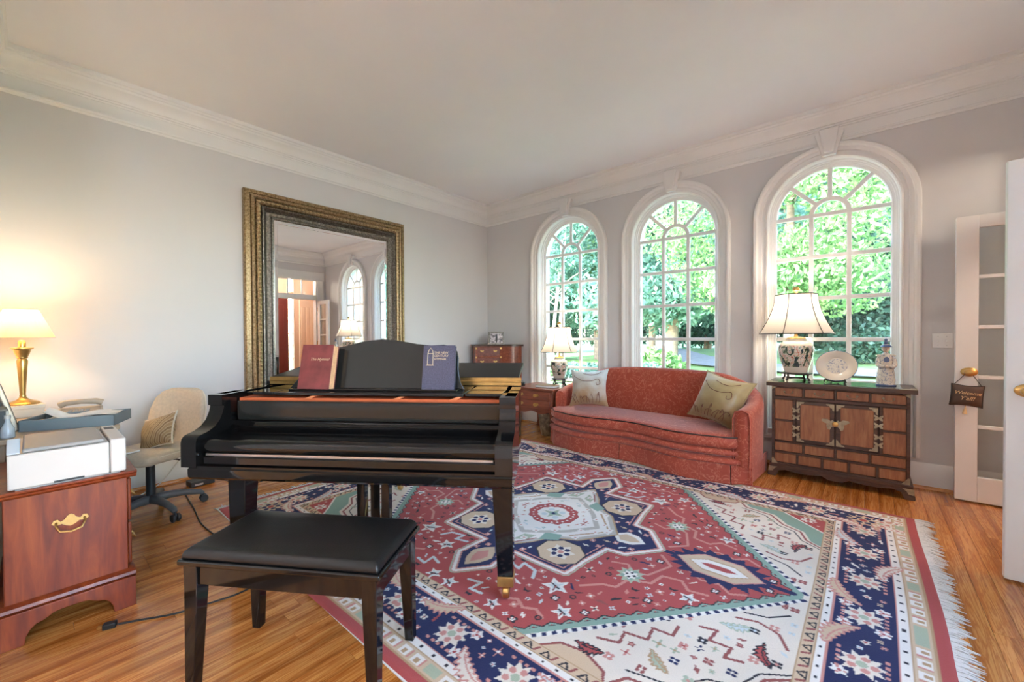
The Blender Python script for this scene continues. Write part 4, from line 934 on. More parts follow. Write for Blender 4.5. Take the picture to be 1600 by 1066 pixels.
for s_ in (-1, 1):
    x0, x1 = sorted((s_*(CW-.022), s_*(CW-.155)))
    front('panel', x0, x1, .505, .678); front('panel', x0, x1, .320, .490); rail(x0, x1, .490, .505)
    xa, xb = sorted((s_*(CW-.155), s_*(CW-.175))); rail(xa, xb, .302, .70)
    xh, xd = s_*.262, s_*.004
    a, b_ = sorted((xd, xh))
    dr = box('door', 'walnut_dark', ch, a, b_, CF-.010, CF+.012, .325, .678, .003)
    pa, pb = sorted((s_*.034, s_*.236)); box('door_panel', 'elm_panel', dr, pa, pb, CF-.014, CF-.008, .352, .652, .004)
    def plate(pts, y=CF-.0125): MB().prism(pts, y, y-.003, 'xz').build('brass_mount', 'pale_brass', dr)
    for zc, sg in ((.672, -1), (.331, 1)):
        for xc, sh in ((xh, -s_), (xd+s_*.002, s_)): plate([(xc, zc), (xc+sh*.055, zc), (xc+sh*.048, zc+sg*.012), (xc+sh*.034, zc+sg*.014), (xc+sh*.028, zc+sg*.028), (xc+sh*.014, zc+sg*.034), (xc+sh*.012, zc+sg*.05), (xc, zc+sg*.055)])
    for zc in (.595, .535, .445, .385):
        for sg in (-1, 1):
            X0 = xh+s_*.004; plate([(X0, zc-.006), (X0+sg*.010, zc-.018), (X0+sg*.024, zc-.022), (X0+sg*.026, zc-.010), (X0+sg*.018, zc), (X0+sg*.028, zc+.012), (X0+sg*.026, zc+.024), (X0+sg*.010, zc+.016), (X0, zc+.006)], CF-.0115)
    plate([(s_*.002, .53), (s_*.018, .545), (s_*.03, .535), (s_*.05, .55), (s_*.085, .548), (s_*.092, .535), (s_*.075, .52), (s_*.055, .512), (s_*.058, .492), (s_*.05, .468), (s_*.034, .462), (s_*.026, .482), (s_*.014, .492), (s_*.002, .488)], CF-.0145)
MB().lathe([(.001, 0), (.022, 0), (.02, .008), (.012, .012), (.001, .013)][::-1], 14, T=Matrix.Translation((0, CF-.014, .512)) @ Matrix.Rotation(PI/2, 4, 'X')).build('lock_boss', 'brass', ch, smooth=40)
for s_ in (-1, 1):
    for z0, z1 in ((.765, .80), (.11, .16)): MB().prism([(s_*CW, z0), (s_*(CW-.05), z0 if z0 < .5 else z1-.004), (s_*(CW-.03), (z0+z1)/2), (s_*(CW-.012), z1), (s_*CW, z1)], CF-.009, CF-.012, 'xz').build('corner_mount', 'pale_brass', ch)
# base: plinth, curved apron and scroll feet
box('plinth', 'walnut_dark', ch, -CW-.018, CW+.018, CF-.022, CBk, .085, .112, .004)
ap = [(-CW, .088), (CW, .088), (CW, .050)]+[(x, .052+.022*math.cos(x*PI/CW*1.0)**2*(0 if abs(x) < .05 else 1)-(.012 if abs(x) < .05 else 0)) for x in [CW*(1-2*i/20) for i in range(1, 20)]]+[(-CW, .050)]
MB().prism(ap, CF-.014, CF+.002, 'xz').build('apron', 'walnut_dark', ch)
for s_ in (-1, 1):
    for y, sy in ((CF-.018, 1), (CBk-.055, 1)):
        pts = [(s_*(CW+.02), .088), (s_*(CW+.024), .05), (s_*(CW+.03), .018), (s_*(CW+.028), .0), (s_*(CW-.03), .0), (s_*(CW-.04), .02), (s_*(CW-.05), .05), (s_*(CW-.10), .066), (s_*(CW-.12), .088)]
        f = MB().prism(pts, y, y+.05, 'xz').build('foot', 'walnut_dark', ch, bevel=.004)
        if y < 0: MB().prism([(s_*(CW+.021), .085), (s_*(CW+.024), .04), (s_*(CW-.01), .045), (s_*(CW-.02), .065), (s_*(CW-.045), .085)], y-.001, y-.004, 'xz').build('foot_mount', 'pale_brass', f)

# ================================================================== TABLE LAMPS
def jar_lamp(name, label, loc, zj0, zj1, rj, zs0, zs1, rb_, rtp, stand_h, rot=0, panels=6):
    """local z is measured from the surface the lamp stands on"""
    t = thing(name, label, 'lamp', loc, rot, 'ginger jar table lamps')
    m = MB(); rw = rj*.78
    for i in range(4):
        a = PI/4+i*PI/2; x, y = rw*math.cos(a), rw*math.sin(a)
        m.tube([(x*1.12, y*1.12, 0), (x*1.1, y*1.1, .012), (x*.96, y*.96, stand_h*.5), (x, y, stand_h)], [.011, .010, .008, .011], 8)
    m.lathe([(rw*1.1, stand_h-.010), (rw*1.18, stand_h-.006), (rw*1.18, stand_h+.002), (rw*1.0, stand_h+.006)], 24); m.tube([(rw*.62, rw*.62, stand_h*.35), (-rw*.62, -rw*.62, stand_h*.35)], .006, 6); m.tube([(-rw*.62, rw*.62, stand_h*.35), (rw*.62, -rw*.62, stand_h*.35)], .006, 6)
    m.build('stand', 'dark_stand', t, smooth=40)
    h_ = zj1-zj0
    prof = [(.62, .0), (.64, .02), (.70, .10), (.82, .28), (.93, .46), (1.0, .64), (.995, .74), (.93, .83), (.80, .89), (.64, .925), (.58, .94), (.57, .98), (.61, 1.0)]
    MB().lathe([(rj*r, zj0+h_*z) for r, z in prof], 32).build('jar', 'jar_porcelain', t, smooth=50)
    MB().lathe([(rj*.55, zj1), (rj*.56, zj1+.006), (rj*.40, zj1+.014), (rj*.12, zj1+.02), (.010, zj1+.05), (.010, zs0+.05), (.016, zs0+.06), (.016, zs0+.10), (.002, zs0+.105)], 16).build('neck', 'brass', t, smooth=40)
    N = 6*panels; rings_o = []; lev = [0, .06, .15, .28, .42, .58, .75, 1.0]
    def rad(k_): return rtp+(rb_-rtp)*(1-k_)**1.75
    for k_ in lev:
        r = rad(k_); ring = []
        for i in range(N):
            a = 2*PI*i/N; ph = (i % 6)/6*2*PI/panels-PI/panels; rr = r*(.5+.5*math.cos(PI/panels)/math.cos(ph)); ring.append((rr*math.cos(a), rr*math.sin(a), zs0+(zs1-zs0)*k_))
        rings_o.append(ring)
    m = MB(); inner_ = [[(x*.985, y*.985, z) for x, y, z in r] for r in rings_o]; m.loft(rings_o+inner_[::-1], False, True)
    sh = m.build('shade', 'shade_linen', t, smooth=50)
    for k_ in (0, len(lev)-1):
        MB().tube([(x*1.003, y*1.003, z) for x, y, z in rings_o[k_]]+[(rings_o[k_][0][0]*1.003, rings_o[k_][0][1]*1.003, rings_o[k_][0][2])], .0045, 6).build('trim_band', 'dark_stand', sh, smooth=60)
    for p in range(panels):
        i = p*6; MB().tube([(r[i][0]*1.004, r[i][1]*1.004, r[i][2]) for r in rings_o], .0032, 5).build('rib', 'dark_stand', sh, smooth=60)
    MB().ball((0, 0, (zs0+zs1)/2), .032, .032, .045).build('bulb', 'lamp_bulb', t, smooth=60)
    m = MB(); m.tube([(0, 0, zs1-.03), (0, 0, zs1+.02)], .005, 8); m.lathe([(.004, zs1+.01), (.012, zs1+.018), (.008, zs1+.026), (.024, zs1+.036), (.028, zs1+.052), (.020, zs1+.068), (.006, zs1+.074)], 12)
    for a in (0, PI/3, 2*PI/3): m.tube([(rtp*math.cos(a), rtp*math.sin(a), zs1-.004), (-rtp*math.cos(a), -rtp*math.sin(a), zs1-.004)], .002, 5)
    m.build('finial', 'brass', t, smooth=40)
    l = bpy.data.lights.new('lamp_light', 'POINT'); l.energy = LAMP_W; l.color = (1, .88, .74); l.shadow_soft_size = .05
    lo = bpy.data.objects.new('lamp_light', l); COL.objects.link(lo); lo.parent = t; lo.location = (0, 0, (zs0+zs1)/2+.055)
    return t
CT = .8337
jar_lamp('table_lamp', 'painted ginger jar lamp with white bell shade on the antique chest', (4.068, -.22, CT+.003), .068, .375, .135, .42, .770, .285, .160, .068, .3)
jar_lamp('table_lamp', 'painted ginger jar lamp with white bell shade on the drawer table left of the sofa', (1.53, -.25, .603), .092, .36, .112, .435, .755, .240, .143, .092, .75)

# oval platter on an easel
pl = thing('display_plate', 'oval blue and white plate with dark rim standing on the chest', 'plate', (4.355, -.215, CT+.004), math.radians(-8))
T = Matrix.Translation((0, .0, .140)) @ Matrix.Rotation(PI/2-math.radians(12), 4, 'X')
MB().lathe([(.001, -.012), (.07, -.012), (.085, -.004), (.142, .010), (.145, .012), (.142, .015), (.090, .003), (.078, -.005), (.001, -.006)], 40, (0, 0, 0), 1, .9, T).build('dish', 'porcelain_white', pl, smooth=35)
MB().lathe([(.001, -.0058), (.074, -.0052), (.074, -.0046), (.001, -.0050)], 32, (0, .0, 0), 1, .84, T).build('painted_centre', 'blue_white', pl, smooth=40)
P = [tuple(T @ Vector((.1445*math.cos(2*PI*i/40), .1445*.9*math.sin(2*PI*i/40), .013))) for i in range(41)]; MB().tube(P, .0022, 6).build('rim_line', 'porcelain_blue', pl, smooth=60)
es = thing('plate_easel', 'small dark wooden easel holding the oval plate on the chest', 'easel', (4.355, -.215, CT+.006), math.radians(-8))
for s_ in (-1, 1): MB().tube([(s_*.075, -.05, .0), (s_*.07, -.052, .02), (s_*.066, -.04, .028), (s_*.062, -.026, .016), (s_*.05, .035, .012), (s_*.045, .065, .0)], .006, 6).build('arm', 'dark_stand', es, smooth=50)
MB().tube([(-.066, -.03, .018), (0, -.03, .004), (.066, -.03, .018)], .006, 6).build('crossbar', 'dark_stand', es, smooth=50); MB().tube([(0, .06, 0), (0, .045, .12)], .006, 6).build('back_strut', 'dark_stand', es, smooth=50)

# porcelain court figure
fg = thing('porcelain_figurine', 'blue and white porcelain robed figure with a pointed hat on the chest', 'figurine', (4.668, -.22, CT), math.radians(8)); fg.scale = (.76, .78, .93)
body = [(.078, 0, .072), (.079, .012, .072), (.074, .018, .066), (.076, .05, .062), (.070, .11, .056), (.058, .165, .050), (.054, .20, .046), (.056, .235, .044), (.052, .258, .040), (.038, .272, .032), (.022, .282, .022), (.018, .290, .018)]
MB().loft([[(a*math.cos(2*PI*i/28)*(1+.04*math.cos(6*2*PI*i/28)*(1 if z < .18 else .2)), b_*math.sin(2*PI*i/28)*(1+.04*math.cos(5*2*PI*i/28)*(1 if z < .18 else .2)), z) for i in range(28)] for a, z, b_ in body]).build('robe', 'blue_white', fg, smooth=50)
for s_ in (-1, 1):
    MB().tube([(s_*.050, .0, .252), (s_*.066, -.006, .225), (s_*.068, -.022, .182), (s_*.046, -.050, .164), (s_*.018, -.058, .170)], [.014, .018, .022, .020, .012], 10).build('sleeve', 'blue_white', fg, smooth=60)
    MB().prism([(s_*.035, .256), (s_*.074, .252), (s_*.082, .264), (s_*.045, .274)], -.022, .022, 'xz').build('shoulder_guard', 'porcelain_white', fg, bevel=.005)
MB().ball((0, -.060, .168), .016, .012, .013).build('hands', 'porcelain_face', fg, smooth=60)
MB().lathe([(.001, 0), (.024, 0), (.022, .004), (.001, .005)][::-1], 20, T=Matrix.Translation((0, -.043, .226)) @ Matrix.Rotation(PI/2, 4, 'X')).build('chest_badge', 'porcelain_blue', fg, smooth=40)
MB().loft([[(a*math.cos(2*PI*i/20), b_*math.sin(2*PI*i/20)-.004-(.008 if abs(2*PI*i/20-1.5*PI) < .2 and .315 < z < .33 else 0), z) for i in range(20)] for a, b_, z in [(.014, .014, .290), (.022, .022, .298), (.029, .028, .308), (.033, .032, .322), (.034, .033, .335), (.033, .032, .348), (.028, .028, .358)]]).build('head', 'porcelain_face', fg, smooth=60)
m = MB()
for s_ in (-1, 1): m.ball((s_*.012, -.036, .330), .0035, .002, .002, 8, 6)
m.ball((0, -.036, .312), .006, .002, .0016, 8, 6); m.build('face_features', 'porcelain_blue', fg)
MB().lathe([(.050, .347), (.052, .350), (.040, .360), (.030, .368), (.016, .372), (.016, .382), (.020, .386), (.014, .394), (.012, .404), (.016, .410), (.008, .418), (.001, .420)], 24, (0, -.002, -.012)).build('hat', 'porcelain_blue', fg, smooth=45)
MB().lathe([(.084, 0), (.086, .003), (.086, .010), (.078, .013)], 28, sx=1, sy=.9).build('plinth', 'porcelain_blue', fg, smooth=40)

# ================================================================== SIDE TABLE, BASKET, CORNER CHEST
st = thing('drawer_table', 'cherry wood side table with two brass-handled drawers between piano and sofa', 'side table', (1.39, -.375, 0))
box('top', 'cherry', st, -.345, .325, -.285, .30, .575, .600, .006)
box('case', 'cherry', st, -.315, .295, -.26, .28, .325, .575, .003)
for z0, z1 in ((.458, .560), (.345, .448)):
    d = box('drawer', 'cherry', st, -.285, .265, -.272, -.258, z0, z1, .004)
    for xc in (-.18, .06):
        zc = (z0+z1)/2; m = MB(); m.prism([(xc-.045, zc), (xc-.03, zc+.022), (xc-.01, zc+.016), (xc, zc+.028), (xc+.01, zc+.016), (xc+.03, zc+.022), (xc+.045, zc), (xc+.02, zc-.014), (xc, zc-.024), (xc-.02, zc-.014)], -.2725, -.276, 'xz')
        m.tube([(xc-.028, -.278, zc+.006), (xc-.026, -.294, zc-.006), (xc, -.298, zc-.018), (xc+.026, -.294, zc-.006), (xc+.028, -.278, zc+.006)], .0035, 6); m.build('bail_pull', 'brass', d, smooth=40)
sk = [(-.285, .327), (.265, .327), (.265, .30)]+[(.265-.55*i/24, .300+.014*math.cos(4*PI*i/24)) for i in range(1, 24)]+[(-.285, .30)]
MB().prism(sk, -.262, -.25, 'xz').build('apron', 'cherry', st)
for sx in (-1, 1):
    for sy in (-1, 1):
        cx, cy = (.28 if sx > 0 else -.30), (.262 if sy > 0 else -.242); r = []
        for z, hw, b_ in ((0, .022, .018), (.02, .020, .014), (.08, .013, .004), (.22, .016, -.002), (.325, .022, 0), (.36, .022, 0)): r.append([(cx+sx*b_-hw, cy+sy*b_-hw, z), (cx+sx*b_+hw, cy+sy*b_-hw, z), (cx+sx*b_+hw, cy+sy*b_+hw, z), (cx+sx*b_-hw, cy+sy*b_+hw, z)])
        MB().loft(r).build('leg', 'cherry', st, bevel=.003)
bk = thing('table_book', 'flat tan book lying on the drawer table in front of the lamp', 'book', (1.50, -.475, .6005), math.radians(8))
box('cover', 'tan_book', bk, -.13, .13, -.075, .075, 0, .030, .004); box('pages', 'paper', bk, -.126, .132, -.077, .070, .005, .025)
wb = thing('wicker_pot', 'mottled brown pot on the floor under the drawer table', 'pot', (1.50, -.47, .0))
MB().lathe([(.075, 0), (.08, .004), (.095, .08), (.108, .17), (.115, .245), (.112, .262), (.120, .272), (.120, .284), (.108, .286), (.104, .26), (.09, .12), (.07, .02), (.002, .018)], 28).build('body', 'crackle_pot', wb, smooth=45)
MB().lathe([(.118, .284), (.122, .287), (.122, .292), (.108, .292), (.106, .287)], 28).build('rim', 'dark_stand', wb, smooth=45)

cc = thing('corner_chest', 'tall reddish corner chest with brass pulls and bowed side behind the piano', 'chest', (0, 0, 0))
crv = spline([(.545, -.27, 0), (.66, -.215, 0), (.725, -.13, 0), (.735, -.05, 0)], 5)
plan = [(.27, -.53), (.545, -.27)]+[(p.x, p.y) for p in crv[1:]]+[(.06, -.05), (.06, -.38)]
MB().prism(plan, .0, 1.10).build('case', 'cherry', cc, smooth=40)
pcx, pcy = .42, -.28; MB().prism([(pcx+(x-pcx)*1.09, min(-.04, pcy+(y-pcy)*1.08)) for x, y in plan], 1.10, 1.125).build('top', 'walnut_dark', cc, smooth=40)
ang = math.atan2(.26, .275); FTm = Matrix.Translation((.27, -.53, 0)) @ Matrix.Rotation(ang, 4, 'Z')
for k_ in range(7):
    z1 = 1.085-k_*.15; d = B(.03, .35, -.010, .006, z1-.125, z1, T=FTm).build('drawer', 'rosewood', cc, bevel=.004)
    for xx in (.095, .285): 
        m = MB(); m.prism([(xx-.03, z1-.05), (xx-.02, z1-.038), (xx, z1-.046), (xx+.02, z1-.038), (xx+.03, z1-.05), (xx, z1-.07)], -.010, -.014, 'xz', FTm); m.tube([(xx-.02, -.013, z1-.05), (xx-.018, -.024, z1-.062), (xx+.018, -.024, z1-.062), (xx+.02, -.013, z1-.05)], .003, 6, FTm); m.build('bail_pull', 'brass', d)
for xx in (.012, .365):
    for z in (1.07, .94, .80): B(xx-.012, xx+.012, -.004, .002, z-.012, z+.012, T=FTm).build('corner_mount', 'brass', cc)
pf = thing('photo_frame', 'small bronze photo frame standing on the corner chest', 'photo frame', (.475, -.305, 1.1255), ang)
Tt = Matrix.Rotation(math.radians(-8), 4, 'X')
for a in ((-.115, .115, -.012, .006, 0, .024), (-.115, .115, -.012, .006, .164, .188), (-.115, -.09, -.012, .006, .024, .164), (.09, .115, -.012, .006, .024, .164)): B(*a, T=Tt).build('frame_bar', 'antique_silver', pf, bevel=.003)
B(-.09, .09, -.004, .002, .024, .164, T=Tt).build('photograph', 'photo_print', pf) if 'photo_print' in MATS else None
MB().prism([(.0, .15), (.0, .004), (.07, .001), (.02, .15)], -.01, .01, 'yz').build('strut', 'dark_plastic', pf)

# ================================================================== WALL MIRROR
MY0, MY1, MZ0, MZ1 = -3.372, -1.578, .26, 2.68
mi = thing('wall_mirror', 'huge antique gold and silver framed mirror on the left wall behind the piano', 'mirror', (.004, (MY0+MY1)/2, MZ0))
HW, HT = (MY1-MY0)/2, MZ1-MZ0
def frame_sweep(prof):
    """prof: (inset from outer edge, x out from the wall)"""
    rings = []
    for cy, cz in ((-1, 0), (1, 0), (1, 1), (-1, 1)):
        rings.append([(x, cy*(HW-i), (i if cz == 0 else HT-i)) for i, x in prof])
    return MB().loft(rings, False, True)
frame_sweep([(0, .0), (0, .045), (.010, .058), (.040, .062), (.044, .050), (.052, .050), (.058, .074), (.076, .084), (.086, .078), (.09, .06), (.09, 0)]).build('outer_moulding', 'antique_gold', mi, smooth=30)
frame_sweep([(.09, 0), (.09, .064), (.10, .082), (.118, .092), (.136, .082), (.146, .062), (.146, 0)]).build('carved_moulding', 'antique_gold', mi, smooth=30)
frame_sweep([(.146, 0), (.146, .058), (.150, .078), (.160, .082), (.168, .074), (.176, .056), (.196, .040), (.220, .038), (.234, .046), (.238, .066), (.250, .068), (.256, .056), (.262, .05), (.262, 0)]).build('inner_cove', 'antique_silver', mi, smooth=30)
def studs(name, inset, x, r, step, m_, sq=1.0):
    mb = MB(); per = []
    L1, L2 = 2*(HW-inset), HT-2*inset
    n1, n2 = int(L1/step), int(L2/step)
    for i in range(n1+1): y = -HW+inset+L1*i/n1; per += [(y, inset, 0), (y, HT-inset, 0)]
    for i in range(1, n2): z = inset+L2*i/n2; per += [(-HW+inset, z, 1), (HW-inset, z, 1)]
    for y, z, vert in per:
        a, b_ = (r*sq, r) if not vert else (r, r*sq)
        mb.add([(x-.002, y-a, z), (x-.002, y, z-b_), (x-.002, y+a, z), (x-.002, y, z+b_), (x+r*.8, y-a*.4, z), (x+r*.8, y, z-b_*.4), (x+r*.8, y+a*.4, z), (x+r*.8, y, z+b_*.4)], [(0, 1, 5, 4), (1, 2, 6, 5), (2, 3, 7, 6), (3, 0, 4, 7), (4, 5, 6, 7)])
    o = mb.build(name, m_, mi, smooth=70); o['kind'] = 'stuff'
studs('beading', .093, .074, .008, .020, 'antique_gold'); studs('carved_leaves', .118, .090, .017, .040, 'leaf_gilt', 1.25); studs('beading', .151, .080, .008, .020, 'antique_silver')
box('glass', 'mirror_silver', mi, .03, .052, -HW+.258, HW-.258, .258, HT-.258)
frame_sweep([(.260, .052), (.262, .0535), (.290, .0545), (.292, .0535), (.292, .05), (.26, .05)]).build('bevelled_edge', 'mirror_silver', mi)

# ================================================================== OFFICE CORNER
fc = thing('file_chest', 'red mahogany two-drawer chest with brass side handle under the white printer', 'chest', (1.93, -4.605, 0))
# local: +x face is the side panel with the handle; drawers face +y
y0, y1, XL = -.185, .185, -.62
box('case', 'mahogany', fc, XL, 0, y0, y1, .165, .602, .004)
MB().prism([(.012, .600), (.022, .608), (.024, .618), (.034, .622), (.036, .634), (XL-.02, .634), (XL-.02, .600)], y0-.03, y1+.03, 'xz').build('top', 'mahogany', fc, smooth=30, bevel=.003)
for yy in (y1, ):
    for z0, z1 in ((.385, .585), (.180, .375)):
        d = box('drawer', 'mahogany', fc, XL+.03, -.03, yy, yy+.016, z0, z1, .006)
        for xc in (-.47, -.13): MB().tube([(xc-.035, yy+.016, (z0+z1)/2+.02), (xc-.03, yy+.034, (z0+z1)/2), (xc+.03, yy+.034, (z0+z1)/2), (xc+.035, yy+.016, (z0+z1)/2+.02)], .005, 8).build('bail_pull', 'brass', d, smooth=50)
MB().prism([(.012, .135), (.030, .150), (.026, .162), (.010, .170), (.0, .172), (XL-.0, .172), (XL, .135)], y0-.022, y1+.022, 'xz').build('base_moulding', 'mahogany', fc, smooth=30)
def bracket(a, b_, n_=10):
    w_ = b_-a; pts = [(a, .138), (a, 0), (a+.075, 0), (a+.078, .03)]
    pts += [(a+.09, .055), (a+.105, .070), (a+.125, .076), (a+.14, .084), (a+.155, .094), (a+.18, .098)]
    return pts+[(2*(a+w_/2)-x, z) for x, z in pts[::-1]]
MB().prism(bracket(y0-.022, y1+.022), .006, .026, 'yz').build('bracket_base', 'mahogany', fc, bevel=.003)
MB().prism(bracket(XL, .024), y1+.004, y1+.022, 'xz').build('bracket_base', 'mahogany', fc, bevel=.003)
box('bracket_base', 'mahogany', fc, XL, .006, y0-.022, y0-.004, 0, .138)
# brass side handle
hp_ = MB(); q = [(-.056, .004), (-.050, .018), (-.038, .020), (-.030, .008), (-.018, .014), (-.010, .028), (0, .034), (.010, .028), (.018, .014), (.030, .008), (.038, .020), (.050, .018), (.056, .004), (.044, -.006), (.026, -.002), (.014, -.012), (0, -.018), (-.014, -.012), (-.026, -.002), (-.044, -.006)]
hp_.prism([(a+.002, z+.455) for a, z in q], .0005, .004, 'yz'); hp_.tube([(.004, -.040, .462), (.016, -.042, .450), (.026, -.030, .428), (.028, .002, .420), (.026, .034, .428), (.016, .046, .450), (.004, .044, .462)], .0042, 8); hp_.build('side_handle', 'brass', fc, smooth=40)

pr = thing('printer', 'white laser printer with glass scanner lid on the mahogany chest', 'printer', (1.925, -4.61, .6345))
X0, X1, Y0, Y1 = -.40, .03, -.165, .185
box('body', 'white_plastic', pr, X0, X1, Y0, Y1-.055, .004, .145, .006); box('end_cap', 'white_plastic', pr, X0, X1, Y1-.053, Y1, .004, .155, .006)
box('base_strip', 'grey_plastic', pr, X0+.02, X1-.004, Y0+.02, Y1-.02, .0, .004); box('scanner_lid', 'grey_plastic', pr, X0+.03, X1-.012, Y0+.04, Y1-.07, .146, .163, .006)
box('paper_slot', 'dark_plastic', pr, X1-.002, X1+.001, -.04, .05, .006, .014); box('control_panel', 'dark_plastic', pr, X0+.06, X0+.12, Y1-.045, Y1-.012, .155, .157)
MB().prism([(-.05, .146), (.02, .146), (.02, .152), (-.04, .20), (-.05, .20)], Y0-.001, Y0+.035, 'xz').build('paper_guide', 'clear_acrylic', pr, bevel=.003)
for k_ in range(3): box('foot', 'dark_plastic', pr, X0+.05+k_*.15, X0+.08+k_*.15, Y0+.03, Y0+.06, 0, .004)

# writing table in the back corner
TZt = .735
tb = thing('writing_table', 'beige rounded-corner desk table in the left corner behind the printer', 'desk', (.64, -4.615, 0))
def rrect(x0, x1, y0_, y1_, r, n_=6):
    pts = []
    for cx, cy, a0 in ((x1-r, y1_-r, 0), (x0+r, y1_-r, PI/2), (x0+r, y0_+r, PI), (x1-r, y0_+r, 1.5*PI)): pts += [(cx+r*math.cos(a0+PI/2*i/n_), cy+r*math.sin(a0+PI/2*i/n_)) for i in range(n_+1)]
    return pts
MB().prism(rrect(-.58, .60, -.27, .25, .07), TZt-.028, TZt).build('top', 'table_top_beige', tb, bevel=.006); MB().prism(rrect(-.53, .55, -.22, .21, .05), TZt-.10, TZt-.028).build('apron', 'table_top_beige', tb)
for x in (-.52, .54):
    for y in (-.21, .20): MB().loft([[(x+s_*hw, y+t_*hw, z) for s_, t_ in ((-1,-1),(1,-1),(1,1),(-1,1))] for hw, z in ((.016, 0), (.024, .6), (.026, TZt-.03))]).build('leg', 'table_top_beige', tb, bevel=.003)
tr = thing('letter_tray', 'slate grey tray of papers on the corner desk behind the printer', 'tray', (1.0, -4.525, TZt+.001), math.radians(-24))
L_, D2, hh = .20, .125, .062
box('base', 'slate_tray', tr, -D2, D2, -L_, L_, 0, .005)
for a in ((-D2, D2, -L_, -L_+.008), (-D2, D2, L_-.008, L_), (-D2, -D2+.008, -L_, L_), (D2-.008, D2, -L_, L_)): box('side', 'slate_tray', tr, *a, 0, hh, .002)
pp = thing('paper_sheet', 'curled white papers lying in the slate grey tray', 'paper', (1.0, -4.50, TZt+.05), math.radians(-24))
for k_ in range(3):
    g = MB(); rs = random.Random(k_); N_ = 8; vs_ = []
    for j in range(N_+1):
        for i in range(N_+1):
            a, b_ = i/N_-.5, j/N_-.5; vs_.append((a*.20, b_*.30, .004*k_+.010*math.sin(a*7+k_)*math.cos(b_*6+k_)+(.05*smoothstep(.2, .5, -b_-.02) if k_ == 2 else 0)))
    fs_ = [(j*(N_+1)+i, j*(N_+1)+i+1, (j+1)*(N_+1)+i+1, (j+1)*(N_+1)+i) for j in range(N_) for i in range(N_)]
    nv = len(vs_); g.add(vs_+[(x, y, z-.001) for x, y, z in vs_], fs_+[tuple(reversed([q+nv for q in f])) for f in fs_])
    g.build('sheet', 'paper', pp, smooth=60, rot=(0, 0, .2*k_-.2))
ph = thing('telephone', 'beige desk telephone handset behind the paper tray', 'telephone', (.62, -4.50, TZt+.001), math.radians(-10))
MB().prism([(-.08, 0), (.08, 0), (.08, .03), (-.08, .055)], -.10, .10, 'xz').build('base', 'beige_phone', ph, bevel=.006); MB().tube([(-.05, -.10, .075), (-.045, -.07, .088), (-.04, 0, .092), (-.045, .07, .088), (-.05, .10, .075)], [.022, .02, .016, .02, .022], 10).build('handset', 'beige_phone', ph, smooth=60)
for r_ in range(3):
    for c_ in range(4): box('key', 'grey_plastic', ph, .005+r_*.022, .021+r_*.022, -.05+c_*.026, -.032+c_*.026, .034, .048-.003*r_, .002)
# slim screen seen nearly edge-on
sn = thing('tablet_screen', 'slim tilted silver screen standing on the corner desk beside the brass lamp', 'screen', (.86, -4.775, TZt+.001), math.radians(6))
T = Matrix.Translation((0, 0, .004)) @ Matrix.Rotation(math.radians(14), 4, 'X')
B(-.13, .13, -.010, .010, 0, .275, T=T).build('shell', 'screen_shell', sn, bevel=.004); B(-.122, .122, .010, .0125, .008, .267, T=T).build('display', 'dark_plastic', sn)
MB().prism([(-.012, 0), (-.10, 0), (-.10, .008), (-.055, .17), (-.045, .165), (-.075, .012), (-.012, .006)], -.05, .05, 'yz').build('stand', 'grey_plastic', sn, bevel=.002)
ps = thing('desk_speaker', 'dark grey box speaker at the left edge of the corner desk', 'speaker', (1.12, -4.845, TZt+.001), math.radians(4))
box('cabinet', 'speaker_grey', ps, -.07, .07, -.033, .055, 0, .15, .005); box('grille', 'dark_plastic', ps, .068, .072, -.028, .050, .012, .140, .002); box('badge', 'white_plastic', ps, -.01, .02, .055, .057, .115, .135)
bl = thing('spray_bottle', 'small clear bottle with pump cap beside the speaker on the desk', 'bottle', (1.19, -4.79, TZt+.001))
MB().lathe([(.022, 0), (.026, .004), (.024, .05), (.014, .072), (.010, .085), (.010, .10)], 16).build('body', 'clear_acrylic', bl, smooth=45); MB().lathe([(.012, .10), (.012, .118), (.005, .12), (.005, .138), (.001, .14)], 12).build('pump', 'white_plastic', bl, smooth=45)
bx = thing('storage_box', 'small cream box under the brass lamp on the corner desk', 'box', (.33, -4.745, TZt+.001), .1)
box('base', 'cream_pipe', bx, -.09, .09, -.085, .085, 0, .06, .003); box('lid', 'cream_pipe', bx, -.094, .094, -.089, .089, .055, .08, .003)
# brass desk lamp with pleated shade
dl = thing('desk_lamp', 'tall brass column lamp with cream pleated shade glowing by the left wall', 'lamp', (.33, -4.745, TZt+.0815))
MB().lathe([(.075, 0), (.078, .006), (.070, .014), (.05, .022), (.03, .03), (.016, .045), (.015, .06)], 28).build('base', 'brass', dl, smooth=40)
MB().lathe([(.013, .05), (.016, .12), (.022, .22), (.026, .285), (.020, .30), (.026, .305), (.026, .315), (.034, .335), (.040, .36), (.052, .366), (.052, .372), (.018, .375), (.018, .41), (.012, .42)], 24).build('column', 'brass', dl, smooth=40)
N = 72; m = MB(); z0, z1, ra, rb_ = .440, .625, .148, .075
o_ = [[((ra+(rb_-ra)*k_)*(1+.012*(i % 2))*math.cos(2*PI*i/N), (ra+(rb_-ra)*k_)*(1+.012*(i % 2))*math.sin(2*PI*i/N), z0+(z1-z0)*k_) for i in range(N)] for k_ in (0, .33, .66, 1)]
m.loft(o_+[[(x*.98, y*.98, z) for x, y, z in r] for r in o_[::-1]], False, True); shd = m.build('shade', 'shade_pleat', dl)
for z, r in ((z0, ra), (z1, rb_)): MB().tube([(r*1.014*math.cos(2*PI*i/48), r*1.014*math.sin(2*PI*i/48), z) for i in range(49)], .003, 6).build('trim_band', 'cream_pipe', shd, smooth=60)
MB().ball((0, 0, .52), .028, .028, .04).build('bulb', 'lamp_bulb', dl, smooth=60)
